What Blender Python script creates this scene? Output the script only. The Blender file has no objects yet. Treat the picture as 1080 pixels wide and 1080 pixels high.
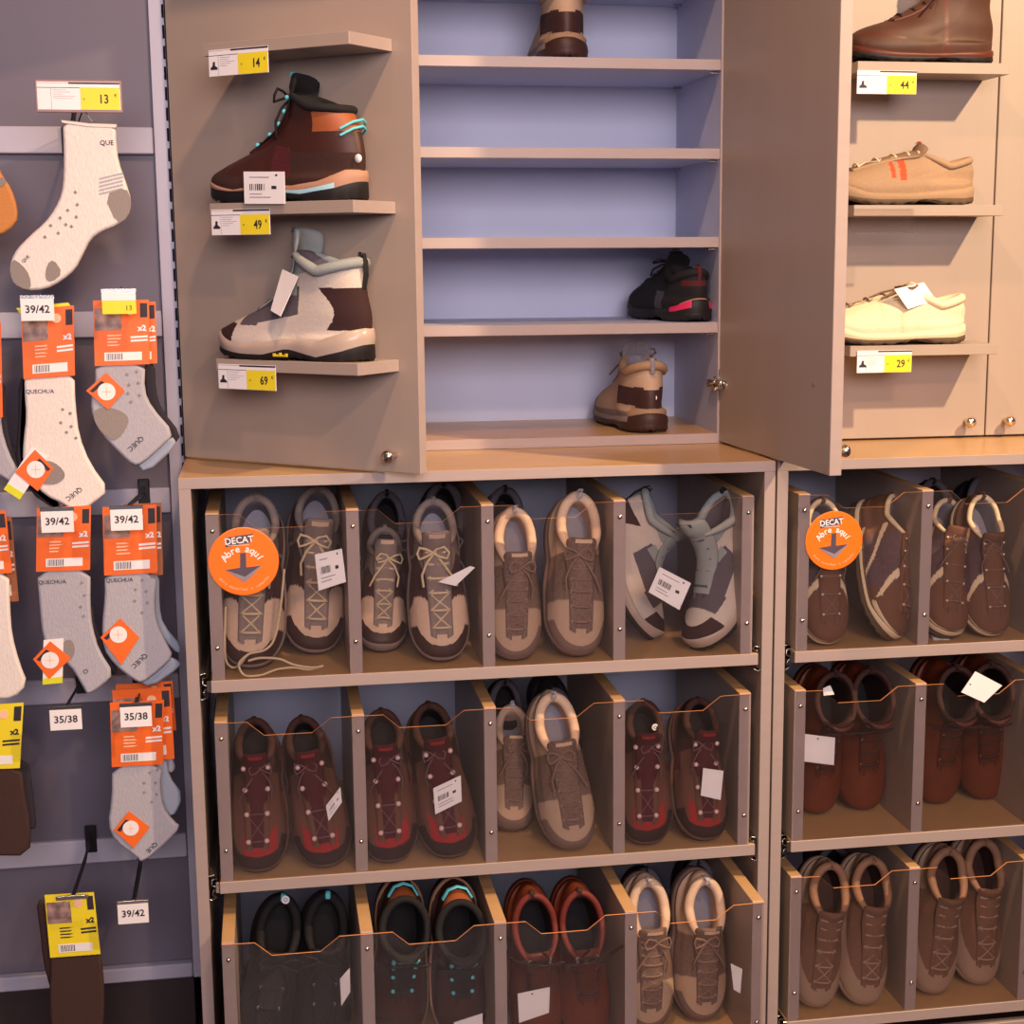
import bpy, bmesh, math, random
import numpy as np
from mathutils import Vector, Matrix
random.seed(7)
C = bpy.context.scene.collection
R = math.radians
# ------------------------------------------------------------------ camera
F, CX, CY = 1689.567, 583.045, 564.289          # focal length and principal point, in pixels of a 1080 frame
YAW, PITCH, ROLL = 0.17614, 0.17363, -0.00569
CAMP = np.array([0.14558, -2.61549, 0.35141])
_cy, _sy, _cp, _sp = math.cos(YAW), math.sin(YAW), math.cos(PITCH), math.sin(PITCH)
FWD = np.array([_sy*_cp, _cy*_cp, -_sp]); _r = np.array([_cy, -_sy, 0.0]); _u = np.cross(_r, FWD)
RT = math.cos(ROLL)*_r + math.sin(ROLL)*_u; UP = -math.sin(ROLL)*_r + math.cos(ROLL)*_u
cam = bpy.data.cameras.new('camera'); camo = bpy.data.objects.new('camera', cam); C.objects.link(camo)
camo.matrix_world = Matrix([[RT[0], UP[0], -FWD[0], CAMP[0]], [RT[1], UP[1], -FWD[1], CAMP[1]],
                            [RT[2], UP[2], -FWD[2], CAMP[2]], [0, 0, 0, 1]])
cam.sensor_fit = 'HORIZONTAL'; cam.sensor_width = 36.0; cam.lens = F/1080*36
cam.shift_x = (540-CX)/1080; cam.shift_y = (CY-540)/1080; cam.clip_start = .05
bpy.context.scene.camera = camo
vs = bpy.context.scene.view_settings
vs.view_transform = 'Standard'; vs.look = 'None'; vs.gamma = 1.0; vs.use_curve_mapping = False
vs.exposure = 0.0
# ------------------------------------------------------------------ light
W = bpy.data.worlds.new('shop_ambient'); bpy.context.scene.world = W; W.use_nodes = True
W.node_tree.nodes['Background'].inputs[0].default_value = (0.56, 0.42, 0.60, 1)
W.node_tree.nodes['Background'].inputs[1].default_value = 0.18
def lamp(name, kind, loc, target, energy, col, size=.06, angle=100, blend=.6):
    l = bpy.data.lights.new(name, kind); l.energy = energy; l.color = col
    if kind == 'SPOT': l.spot_size = R(angle); l.spot_blend = blend; l.shadow_soft_size = size
    elif kind == 'AREA': l.shape = 'RECTANGLE'; l.size = size; l.size_y = angle
    else: l.shadow_soft_size = size
    o = bpy.data.objects.new(name, l); C.objects.link(o); o.location = loc
    o.rotation_euler = (Vector(target)-Vector(loc)).to_track_quat('-Z', 'Y').to_euler()
    return o
WARM = (1.0, .73, .44)
lamp('ceiling_or_fill_spot', 'SPOT', (2.24, -1.49, 1.75), (1.45, .25, .35), 400, WARM, .035, 80, .8)
lamp('ceiling_or_fill_spot', 'SPOT', (.42, -1.04, 1.75), (.30, .1, .1), 76, (1.0, .60, .36), .05, 110, .9)
lamp('ceiling_or_fill_spot', 'SPOT', (-.45, -1.1, 1.75), (-.25, .2, .1), 8, (1.0, .68, .48), .06, 90, .9)  # weak fill added to light the sock wall, not a known lamp
lamp('ceiling_or_fill_spot', 'SPOT', (1.0, -2.7, 1.75), (.65, 0, -.55), 105, (1.0, .64, .36), .05, 52, .8)  # warm fill spot added to brighten the lower drawers from the front
fl = lamp('front_fill_area', 'AREA', (.45, -4.5, 1.2), (.45, .3, .35), 31, (1.0, .87, .92), 2.4, 1.2); fl.data.spread = R(80)  # soft fill added near eye height to light the cabinet interior, no ceiling fixture

# ------------------------------------------------------------------ pixel of the photo -> point of the place, on a plane at a known depth
def ray(x, y): return FWD + (x-CX)/F*RT - (y-CY)/F*UP
def at(x, y, Y):
    d = ray(x, y); t = (Y-CAMP[1])/d[1]; return CAMP + t*d
def on_z(x, y, Z):
    d = ray(x, y); t = (Z-CAMP[2])/d[2]; return CAMP + t*d
def proj(P):
    d = np.asarray(P, float)-CAMP; z = d@FWD
    return np.array([CX+F*(d@RT)/z, CY-F*(d@UP)/z])

# ------------------------------------------------------------------ materials
def lin(c): return tuple(((v/255)/12.92 if v/255 <= .04045 else ((v/255+.055)/1.055)**2.4) for v in c)
MATS = {}
def mat(name, rgb, rough=.6, metal=0, amp=.06, scale=40, bump=0, spec=.4, stretch=None, emit=None):
    if name in MATS: return MATS[name]
    m = bpy.data.materials.new(name); m.use_nodes = True; nt = m.node_tree; b = nt.nodes['Principled BSDF']
    c = lin(rgb)
    tc = nt.nodes.new('ShaderNodeTexCoord'); mp = nt.nodes.new('ShaderNodeMapping')
    nt.links.new(tc.outputs['Object'], mp.inputs[0])
    if stretch: mp.inputs['Scale'].default_value = stretch
    n = nt.nodes.new('ShaderNodeTexNoise'); n.inputs['Scale'].default_value = scale; n.inputs['Detail'].default_value = 4
    nt.links.new(mp.outputs[0], n.inputs['Vector'])
    r = nt.nodes.new('ShaderNodeValToRGB')
    r.color_ramp.elements[0].position = .3; r.color_ramp.elements[1].position = .7
    r.color_ramp.elements[0].color = tuple(max(0, v*(1-amp)) for v in c)+(1,)
    r.color_ramp.elements[1].color = tuple(min(1, v*(1+amp)) for v in c)+(1,)
    nt.links.new(n.outputs['Fac'], r.inputs[0]); nt.links.new(r.outputs[0], b.inputs['Base Color'])
    b.inputs['Roughness'].default_value = rough; b.inputs['Metallic'].default_value = metal
    b.inputs['Specular IOR Level'].default_value = spec
    if bump:
        bp = nt.nodes.new('ShaderNodeBump'); bp.inputs['Strength'].default_value = bump; bp.inputs['Distance'].default_value = .002
        nt.links.new(n.outputs['Fac'], bp.inputs['Height']); nt.links.new(bp.outputs[0], b.inputs['Normal'])
    MATS[name] = m; return m
lam = mat('taupe_laminate', (164, 146, 132), .42, amp=.02, scale=18, stretch=(1, 1, .15))
lam_in = mat('grey_blue_laminate', (184, 188, 212), .5, amp=.02, scale=12)
edge = mat('beige_edge_band', (162, 144, 138), .38, amp=.03, scale=60, stretch=(.2, 1, 1))
wood = mat('beige_board', (192, 152, 106), .3, amp=.04, scale=30, stretch=(.3, 1, 1))
panelm = mat('grey_wall_panel', (104, 97, 110), .5, amp=.03, scale=6)
railm = mat('pale_grey_rail', (176, 172, 186), .4, amp=.02)
floorm = mat('dark_brown_floor', (84, 60, 54), .35, amp=.25, scale=5, stretch=(1, 4, 1))
steel = mat('steel', (200, 196, 190), .22, 1.0, amp=.02)
brass = mat('warm_steel', (222, 208, 186), .2, 1.0, amp=.02)
blackp = mat('black_plastic', (26, 22, 26), .4)
white = mat('white_card', (236, 230, 228), .5, amp=.01)
yellow = mat('yellow_card', (236, 214, 40), .5, amp=.02)
ink = mat('dark_ink', (48, 40, 48), .6)
greyink = mat('grey_ink', (150, 142, 146), .6)
orange = mat('orange_card', (236, 106, 34), .45, amp=.04)
slotm = mat('dark_slot', (10, 8, 10), .9)
def glass_mat():
    m = bpy.data.materials.new('clear_tinted_acrylic'); m.use_nodes = True; nt = m.node_tree
    out = nt.nodes['Material Output']; nt.nodes.remove(nt.nodes['Principled BSDF'])
    t = nt.nodes.new('ShaderNodeBsdfTransparent'); t.inputs[0].default_value = (.97, .95, .94, 1)
    g = nt.nodes.new('ShaderNodeBsdfGlossy'); g.inputs['Roughness'].default_value = .06; g.inputs[0].default_value = (1, 1, 1, 1)
    d = nt.nodes.new('ShaderNodeBsdfDiffuse'); d.inputs[0].default_value = (.55, .42, .36, 1)
    f = nt.nodes.new('ShaderNodeFresnel'); f.inputs[0].default_value = 1.30
    n = nt.nodes.new('ShaderNodeTexNoise'); n.inputs['Scale'].default_value = 9
    mr = nt.nodes.new('ShaderNodeMapRange'); mr.inputs[3].default_value = .005; mr.inputs[4].default_value = .019
    nt.links.new(n.outputs['Fac'], mr.inputs[0])
    a = nt.nodes.new('ShaderNodeMixShader'); nt.links.new(mr.outputs[0], a.inputs[0]); nt.links.new(t.outputs[0], a.inputs[1]); nt.links.new(d.outputs[0], a.inputs[2])
    b = nt.nodes.new('ShaderNodeMixShader'); nt.links.new(f.outputs[0], b.inputs[0]); nt.links.new(a.outputs[0], b.inputs[1]); nt.links.new(g.outputs[0], b.inputs[2])
    nt.links.new(b.outputs[0], out.inputs[0]); return m
acryl = glass_mat()
acryl_edge = mat('acrylic_edge_highlight', (222, 150, 96), .25, amp=.02)  # orange highlight along the clear pane's cut edges, painted into the colour

# ------------------------------------------------------------------ mesh builder
class MB:
    def __init__(s): s.v = []; s.f = []; s.mi = []; s.sm = []; s.mats = []
    def m(s, material):
        if material not in s.mats: s.mats.append(material)
        return s.mats.index(material)
    def add(s, vs, fs, material, smooth=False, M=None):
        k = len(s.v)
        if M is not None: vs = [tuple(M @ Vector(v)) for v in vs]
        s.v += [tuple(map(float, v)) for v in vs]
        mi = material if isinstance(material, list) else [s.m(material)]*len(fs)
        s.f += [tuple(i+k for i in f) for f in fs]; s.mi += mi; s.sm += [smooth]*len(fs); return s
    def box(s, lo, hi, material, bev=0.0015, M=None):
        bm = bmesh.new(); bmesh.ops.create_cube(bm, size=1)
        for v in bm.verts: v.co = Vector([lo[i]+(v.co[i]+.5)*(hi[i]-lo[i]) for i in range(3)])
        b = min(bev, .3*min(abs(hi[i]-lo[i]) for i in range(3)))
        if b > 1e-5: bmesh.ops.bevel(bm, geom=bm.edges[:], offset=b, segments=1, affect='EDGES')
        bm.verts.index_update()
        s.add([v.co[:] for v in bm.verts], [[v.index for v in f.verts] for f in bm.faces], material, False, M); bm.free(); return s
    def grid(s, P, material, cu=False, cv=False, smooth=True, M=None, fm=None):
        P = np.asarray(P); a, b = P.shape[:2]; fs = []; mi = []
        for i in range(a if cu else a-1):
            for j in range(b if cv else b-1):
                i2, j2 = (i+1) % a, (j+1) % b
                fs.append((i*b+j, i2*b+j, i2*b+j2, i*b+j2))
                if fm is not None: mi.append(s.m(fm[i, j] if not callable(fm) else fm(i, j)))
        return s.add(P.reshape(-1, 3), fs, mi if fm is not None else material, smooth, M)
    def tube(s, pts, r, material, n=6, closed=False, M=None, flat=None):
        pts = [Vector(p) for p in pts]; N = len(pts); rings = []; up = None
        for i, p in enumerate(pts):
            a = pts[(i-1) % N] if (closed or i > 0) else p; b = pts[(i+1) % N] if (closed or i < N-1) else p
            t = (b-a).normalized() if (b-a).length > 1e-9 else Vector((0, 0, 1))
            if up is None: up = Vector((0, 0, 1)) if abs(t.z) < .9 else Vector((1, 0, 0))
            x = t.cross(up)
            x = x.normalized() if x.length > 1e-6 else t.orthogonal().normalized()
            y = x.cross(t).normalized(); up = y
            rr = r(i/(N-1)) if callable(r) else r
            rings.append([tuple(p+x*math.cos(k*2*math.pi/n)*rr+y*math.sin(k*2*math.pi/n)*rr*(flat or 1)) for k in range(n)])
        s.grid(rings, material, cu=closed, cv=True, M=M)
        if not closed:
            s.add(rings[0], [list(range(n))], material, False, M); s.add(rings[-1], [list(range(n))[::-1]], material, False, M)
        return s
    def prism(s, poly, t, material, M=None, front=None, smooth=False):
        # poly in (x, z); thickness t along y, centred; front material for the -y face
        n = len(poly); vs = [(x, -t/2, z) for x, z in poly]+[(x, t/2, z) for x, z in poly]
        s.add(vs, [list(range(n))], front or material, smooth, M)
        s.add(vs, [list(range(2*n-1, n-1, -1))]+[(i, i+n, (i+1) % n+n, (i+1) % n) for i in range(n)], material, smooth, M); return s
    def pillow(s, poly, th, material, insets=(0, .0015, .004, .008), M=None):
        p = np.array(poly, float); a = p-np.roll(p, 1, 0); b = np.roll(p, -1, 0)-p
        nn = np.stack([-(a+b)[:, 1], (a+b)[:, 0]], 1); nn /= np.linalg.norm(nn, axis=1)[:, None]+1e-9
        area = .5*np.sum(p[:, 0]*np.roll(p[:, 1], -1)-np.roll(p[:, 0], -1)*p[:, 1])
        if area < 0: nn = -nn
        K = len(insets); rings = []
        for k, d in enumerate(insets):
            q = p+nn*d; y = -th/2*math.sin(math.pi/2*k/(K-1)); rings.append([(x, y, z) for x, z in q])
        back = [[(x, -y, z) for x, y, z in r_] for r_ in rings[1:]]
        R_ = back[::-1]+rings
        s.grid(np.array(R_), material, cv=True, M=M)
        s.add(R_[-1], [list(range(len(poly)))], material, True, M); s.add(R_[0], [list(range(len(poly)))[::-1]], material, True, M); return s
    def ball(s, c, r, material, M=None, n=8, sc=(1, 1, 1)):
        P = [[(c[0]+r*sc[0]*math.sin(a)*math.cos(b), c[1]+r*sc[1]*math.sin(a)*math.sin(b), c[2]+r*sc[2]*math.cos(a))
              for b in np.linspace(0, 2*math.pi, n, endpoint=False)] for a in np.linspace(.001, math.pi-.001, n)]
        return s.grid(P, material, cv=True, M=M)
    def lathe(s, prof, material, M=None, n=20, smooth=True):   # prof: (r, y) around the y axis
        P = [[(r*math.cos(b), y, r*math.sin(b)) for b in np.linspace(0, 2*math.pi, n, endpoint=False)] for r, y in prof]
        return s.grid(P, material, cv=True, M=M, smooth=smooth)
    def mesh(s, name):
        me = bpy.data.meshes.new(name); me.from_pydata(s.v, [], s.f)
        for m_ in s.mats: me.materials.append(m_)
        me.polygons.foreach_set('material_index', s.mi); me.polygons.foreach_set('use_smooth', s.sm)
        me.update(); return me
PM = {}   # world matrix of every root, by object
def root(name, M, label=None, cat=None, group=None):
    o = bpy.data.objects.new(name, None); C.objects.link(o); o.empty_display_size = .05
    if not isinstance(M, Matrix): M = Matrix.Translation(Vector([float(v) for v in M]))
    o.matrix_basis = M; PM[o] = M
    tag(o, label, cat, group); return o
def tag(o, label=None, cat=None, group=None, kind=None):
    if label: o['label'] = label
    if cat: o['category'] = cat
    if group: o['group'] = group
    if kind: o['kind'] = kind
    return o
def part(name, mb, parent=None, world=False, label=None):
    me = mb.mesh(name) if isinstance(mb, MB) else mb
    o = bpy.data.objects.new(name, me); C.objects.link(o)
    if parent is not None:
        o.parent = parent; M = PM[parent]; PM[o] = M      # parts keep an identity local matrix: their mesh is in the root's frame
        if world: me.transform(M.inverted())
    if label: o['label'] = label
    return o
def structure(name, mb):
    o = part(name, mb); o['kind'] = 'structure'; return o
_txt = {}
def text_mesh(s, size, material, extrude=.0002, bold=0):
    k = (s, size, material.name, bold)
    if k in _txt: return _txt[k]
    cu = bpy.data.curves.new('lettering', 'FONT'); cu.body = s; cu.size = size; cu.extrude = extrude; cu.align_x = 'CENTER'; cu.align_y = 'CENTER'
    cu.offset = bold; cu.resolution_u = 2
    ob = bpy.data.objects.new('lettering', cu); C.objects.link(ob)
    dg = bpy.context.evaluated_depsgraph_get(); me = bpy.data.meshes.new_from_object(ob.evaluated_get(dg))
    C.objects.unlink(ob); bpy.data.objects.remove(ob); me.materials.clear(); me.materials.append(material); me.name = 'lettering'
    _txt[k] = me; return me
TEXTROT = Matrix.Rotation(R(90), 4, 'X')      # text plane xy -> xz, facing -y
def text_part(name, s, size, material, parent, x, y, z, rot=0, bold=0, sx=1, M=None):
    me = text_mesh(s, size, material, bold=bold).copy()
    L = Matrix.Translation((x, y, z)) @ Matrix.Rotation(-rot, 4, 'Y') @ TEXTROT @ Matrix.Diagonal((sx, 1, 1, 1))
    if M is not None: L = M @ L
    me.transform(L); return part(name, me, parent)
def smooth_poly(pts, it=2):
    p = [np.array(q, float) for q in pts]
    for _ in range(it):
        q = []
        for i in range(len(p)):
            a, b = p[i], p[(i+1) % len(p)]; q += [.75*a+.25*b, .25*a+.75*b]
        p = q
    return [tuple(v) for v in p]

# ================================================================== THE SETTING
ZF = -1.13
structure('floor', MB().box((-1.6, -3.2, ZF-.05), (2.6, .9, ZF), floorm, 0))
structure('wall_back', MB().box((-1.3, .62, ZF), (2.3, .66, 1.3), panelm, 0))
wl = MB()
wl.box((-1.3, .302, -.955), (-.030, .318, 1.15), panelm, .001)
structure('wall_left', wl)
structure('trim_1', MB().box((-1.3, .285, -.985), (-.03, .318, -.957), railm, .003).box((-1.3, .30, ZF), (-.03, .60, -.987), mat('dark_kick_board', (50, 38, 40), .6), 0))
for i, z in enumerate((.547, .235, -.078, -.42, -.725)):
    nm = ['topmost pale grey hook rail, behind the big white display sock', 'second pale grey hook rail from the top, behind the upper row of sock packs',
          'middle pale grey hook rail, behind the second row of sock packs', 'pale grey hook rail second from the bottom, above the empty 35/38 hook card',
          'lowest pale grey hook rail, above the hanging yellow pack'][i]
    tag(part('hook_rail', MB().box((-1.3, .288, z-.0225), (-.031, .3015, z+.0225), railm, .002)), nm, 'rail', 'hook rails of the sock wall')
u = MB().box((-.029, .285, -.985), (-.003, .318, 1.15), railm, .001)
ur = root('slotted_upright', (-.016, .30, -.985), 'pale metal upright with dark slots between sock wall and shoe cabinets', 'upright')
part('post', u, ur, True)
sl = MB()
for k in range(62): sl.box((-.0072, .2845, -.95+k*.034), (-.0035, .286, -.95+k*.034+.022), slotm, 0)
part('slots', sl, ur, True)

# ================================================================== CABINETS
YU, YUB, ROWZ, PITCHZ = .2745, .60, (-.338, -.688, -1.035), .35
TH = .0205
def screw(mb, x, y, z): mb.lathe([(0, -.0018), (.0028, -.0016), (.0036, -.0006), (.0038, .001)], brass, M=Matrix.Translation((x, y, z)), n=10)
def lower_cabinet(x0, label, pulled):
    c = root('drawer_cabinet', (x0+.5, .3, ZF), label, 'cabinet', None)
    part('top_panel', MB().box((x0, 0.0012, -.018), (x0+1, .60, 0), wood, .0012).box((x0, 0, -.0182), (x0+1, .0022, -.0002), edge, .0006), c, True)
    for s in (0, 1):
        xa = x0+s*(1-.0195)
        part('side_panel', MB().box((xa, .0012, ZF), (xa+.0195, .60, -.0183), lam, .0008).box((xa, 0, ZF), (xa+.0195, .0022, -.0183), edge, .0006), c, True)
    part('back_panel', MB().box((x0+.0197, .585, ZF), (x0+.9803, .597, -.0184), lam_in, 0), c, True)
    part('plinth', MB().box((x0+.0197, .004, ZF), (x0+.9803, .022, -1.078), edge, .001), c, True)
    for r_, zb in enumerate(ROWZ):
        dy = pulled[r_]; xa, xb = x0+.038, x0+.9745
        d = part('drawer', MB().box((xa, .0012+dy, zb-TH), (xb, .50+dy, zb), wood, .001).box((xa, dy, zb-TH), (xb, .0022+dy, zb-.0002), edge, .0006), c, True)
        d['label'] = ['top', 'middle', 'bottom'][r_]+' pull-out drawer with four compartments'
        zt = zb+.278
        for k, xc in enumerate((.0508, .277, .501, .727, .9535)):
            xc += x0
            part('divider', MB().box((xc-.0105, .0052+dy, zb), (xc+.0105, .44+dy, zt), wood if False else lam, .001)
                 .box((xc-.0105, .0042+dy, zb), (xc+.0105, .0062+dy, zt), edge, .0006).box((xc-.0104, .0062+dy, zt-.0006), (xc+.0104, .44+dy, zt+.0006), wood, .0004), d, True)
            for zz in (zb+.055, zt-.028):
                sc = MB(); screw(sc, xc, .0006+dy, zz); part('screw', sc, d, True)
        # one clear pane in front of all four compartments, notched at each hand hold
        xs = [x0+v for v in (.0508, .277, .501, .727, .9535)]; top = [(xs[0]-.0095, zt-.001)]
        for a, b in zip(xs[:-1], xs[1:]):
            w = b-a; top += [(a+.19*w, zt-.002), (a+.31*w, zt-.026), (a+.66*w, zt-.026), (a+.80*w, zt-.002)]
        top += [(xs[-1]+.0095, zt-.001)]
        pn = MB(); n = len(top)
        vs = [(x, .001+dy, zb+.001) for x, z in top]+[(x, .001+dy, z) for x, z in top]+[(x, .004+dy, zb+.001) for x, z in top]+[(x, .004+dy, z) for x, z in top]
        pn.add(vs, [(i, i+1, n+i+1, n+i) for i in range(n-1)]+[(2*n+i+1, 2*n+i, 3*n+i, 3*n+i+1) for i in range(n-1)], acryl)
        pn.add([vs[n+i] for i in range(n)]+[vs[3*n+i] for i in range(n)], [(i, i+1, n+i+1, n+i) for i in range(n-1)], acryl_edge)
        part('clear_front', pn, d, True)
        for s in (0, 1):
            xr = x0+(.0205 if s == 0 else .9795); sg = 1 if s == 0 else -1
            sl = MB(); zc = zb-.009
            prof = [(0, .019), (.009, .021), (.013, .015), (.004, .012), (.004, .002), (.010, .000), (.015, -.004), (.007, -.007), (.004, -.014), (.012, -.019), (.003, -.024), (0, -.022)]
            pts0 = [(xr+sg*px_, .006, zc+pz) for px_, pz in prof]; pts1 = [(xr+sg*px_, .44, zc+pz) for px_, pz in prof]
            sl.grid([pts0, pts1], steel, smooth=False)
            sl.tube(pts0, .0009, steel, 5)
            sl.box((min(xr+sg*.011, xr+sg*.0165), .003+dy, zb-TH+.001), (max(xr+sg*.011, xr+sg*.0165), .40+dy, zb-.001), brass, .0004)
            part('drawer_slide', sl, c, True)
    return c
lower_cabinet(0, 'left lower cabinet with three rows of clear-fronted shoe compartments', (0, 0, -.096))
lower_cabinet(1.0035, 'right lower cabinet with clear-fronted shoe compartments, cut by the picture edge', (0, 0, 0))

def knob(d, x, y, z, M=None):
    T = Matrix.Translation((x, y, z)); T = M @ T if M is not None else T
    part('knob', MB().lathe([(.0045, 0), (.0042, -.010), (.006, -.014), (.0095, -.018), (.0108, -.023), (.0092, -.028), (.005, -.031), (.0001, -.0315)], brass, M=T, n=18), d)
def door_shelf(d, a0, a1, zs, M, depth=.11):
    for z0, z1 in zs:
        part('display_ledge', MB().box((a0, -depth+.0012, z0), (a1-.0012, -.0002, z1), lam, .0008, M).box((a0, -depth, z0), (a1-.0008, -depth+.002, z1), lam, .0006, M)
             .box((a1-.0014, -depth+.0005, z0+.0002), (a1, -.0002, z1-.0002), edge, .0004, M), d)
LEDGES = ((.6570, .6760), (.4110, .4300), (.1640, .1830))
def upper_cabinet(x0, label, shelves=True):
    c = root('wall_cabinet', (x0+.5, .44, .0), label, 'cabinet'); top = 1.10
    part('side_panel', MB().box((x0, YU+.001, .0004), (x0+.022, YUB, top), lam_in, .0006).box((x0, YU, .0004), (x0+.022, YU+.002, top), edge, .0004), c, True)
    part('side_panel', MB().box((x0+.9735, YU+.001, .0004), (x0+.998, YUB, top), lam_in, .0006).box((x0+.9735, YU, .0004), (x0+.998, YU+.002, top), edge, .0004), c, True)
    part('back_panel', MB().box((x0+.022, YUB-.004, .0004), (x0+.9735, YUB+.012, top), lam_in, 0), c, True)
    part('top_panel', MB().box((x0, YU, top), (x0+.998, YUB+.012, top+.02), lam, .001), c, True)
    part('bottom_board', MB().box((x0+.022, YU+.0012, .0004), (x0+.9735, YUB-.004, .0190), wood, .0008).box((x0+.022, YU, .0004), (x0+.9735, YU+.0022, .0188), edge, .0006), c, True)
    if shelves:
        for z in (.6858, .5295, .3713, .2156, .842, .99):
            s = part('shelf', MB().box((x0+.0225, YU+.0012, z-.0095), (x0+.973, YUB-.0045, z+.0095), lam_in, .0008)
                     .box((x0+.0225, YU, z-.0094), (x0+.973, YU+.0022, z+.0094), edge, .0006), c, True)
            pn = MB()
            for (yy) in (YU+.02, YUB-.04):
                pn.tube([(x0+.9735, yy, z-.0125), (x0+.958, yy, z-.0125)], .0024, steel, 8).tube([(x0+.022, yy, z-.0125), (x0+.036, yy, z-.0125)], .0024, steel, 8)
            part('shelf_pins', pn, s, True)
    return c
def frameM(o, ex, ey):      # columns: along the door, into the door, up
    return Matrix([[ex[0], ey[0], 0, o[0]], [ex[1], ey[1], 0, o[1]], [0, 0, 1, o[2]], [0, 0, 0, 1]])
uc = upper_cabinet(0, 'open shoe cabinet above, both its doors swung out, blue-grey shelves inside')
# left door, standing open about 40 degrees, display ledges on its outer face
TD = .69539; H = np.array([0, .2537, .004]); E_ = np.array([math.cos(TD), -math.sin(TD)]); N_ = np.array([-math.sin(TD), -math.cos(TD)])
DM = frameM(H, E_, -N_)                                 # local: x along the door, -y out of its face, z up
DML = PM[uc].inverted() @ DM
d = part('door', MB().box((0, .0002, 0), (.4985, .0185, 1.09), lam, .0008, DML).box((.4975, 0, 0), (.4997, .0187, 1.09), edge, .0005, DML), uc, label='left door, half open, with three display ledges')
PM[d] = PM[uc]
door_shelf(d, .178, .4635, LEDGES+((.90, .919),), DML); knob(d, .4526, 0, .0285, DML)
hg = MB()
hg.box((.002, .0190, .09), (.04, .026, .13), steel, .001, DML); part('hinge', hg, d)
# right door of the open cabinet, swung out past square
TR = 1.64662; HR = np.array([.977, YU-.001, .004]); ER = np.array([-math.cos(TR), -math.sin(TR)]); NR = np.array([-ER[1], ER[0]])
NR = NR if NR[0] > 0 else -NR
RM = frameM(HR, ER, NR)                                 # local: x along the door, +y towards its outer (right) face
RML = PM[uc].inverted() @ RM
d2 = part('door', MB().box((0, 0, 0), (.4985, .0205, 1.09), lam, .0008, RML).box((.4975, .0002, 0), (.5, .0203, 1.09), edge, .0005, RML), uc, label='right door, swung wide open, inner face showing')
T2 = RML @ Matrix.Translation((.462, .0205, .034)) @ Matrix.Rotation(math.pi, 4, 'Z')
part('knob', MB().lathe([(.0045, 0), (.0042, -.010), (.006, -.014), (.0095, -.018), (.0108, -.023), (.0092, -.028), (.005, -.031), (.0001, -.0315)], brass, M=T2, n=18), d2)
hg = MB()
hg.box((.0015, -.0022, .078), (.0045, 0, .135), steel, .0005, RML).box((.006, -.012, .098), (.022, -.0005, .116), brass, .002, RML)
hg.tube([(.004, -.010, .120), (.020, -.016, .112), (-.01, -.018, .108)], .003, brass, 8, M=RML).tube([(-.004, -.012, .092), (.012, -.012, .100)], .003, steel, 8, M=RML)
hg.lathe([(.0001, -.002), (.009, -.002), (.0095, 0)], steel, M=RML @ Matrix.Translation((.030, 0, .107)), n=16)
hg.box((-.035, -.014, .100), (-.002, -.006, .114), brass, .002, RML)
part('hinge', hg, d2)
part('screw_cap', MB().lathe([(.0001, -.001), (.0035, -.001), (.004, 0)], steel, M=RML @ Matrix.Translation((.43, 0, .138)), n=12), d2)
# right upper cabinet, doors closed
uc2 = upper_cabinet(1.0035, 'closed shoe cabinet at the upper right with display ledges on its door', shelves=False)
for k, (xa, xb) in enumerate(((1.0045, 1.4985), (1.5015, 1.998))):
    Mk = PM[uc2].inverted() @ Matrix.Translation((xa, .2537, .004))
    dk = part('door', MB().box((0, .0002, 0), (xb-xa, .0195, 1.09), lam, .0010, Mk).box((0.0003, .0006, .0003), (xb-xa-.0003, .0190, 1.0897), edge, .0005, Mk), uc2,
              label=['closed left door with display ledges', 'closed right door, plain'][k])
    if k == 0: door_shelf(dk, .178, .4625, ((.6575, .6765), (.4110, .4300), (.1620, .1810)), Mk); knob(dk, .4555, 0, .0285, Mk)
    else: knob(dk, .038, 0, .0285, Mk)
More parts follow.
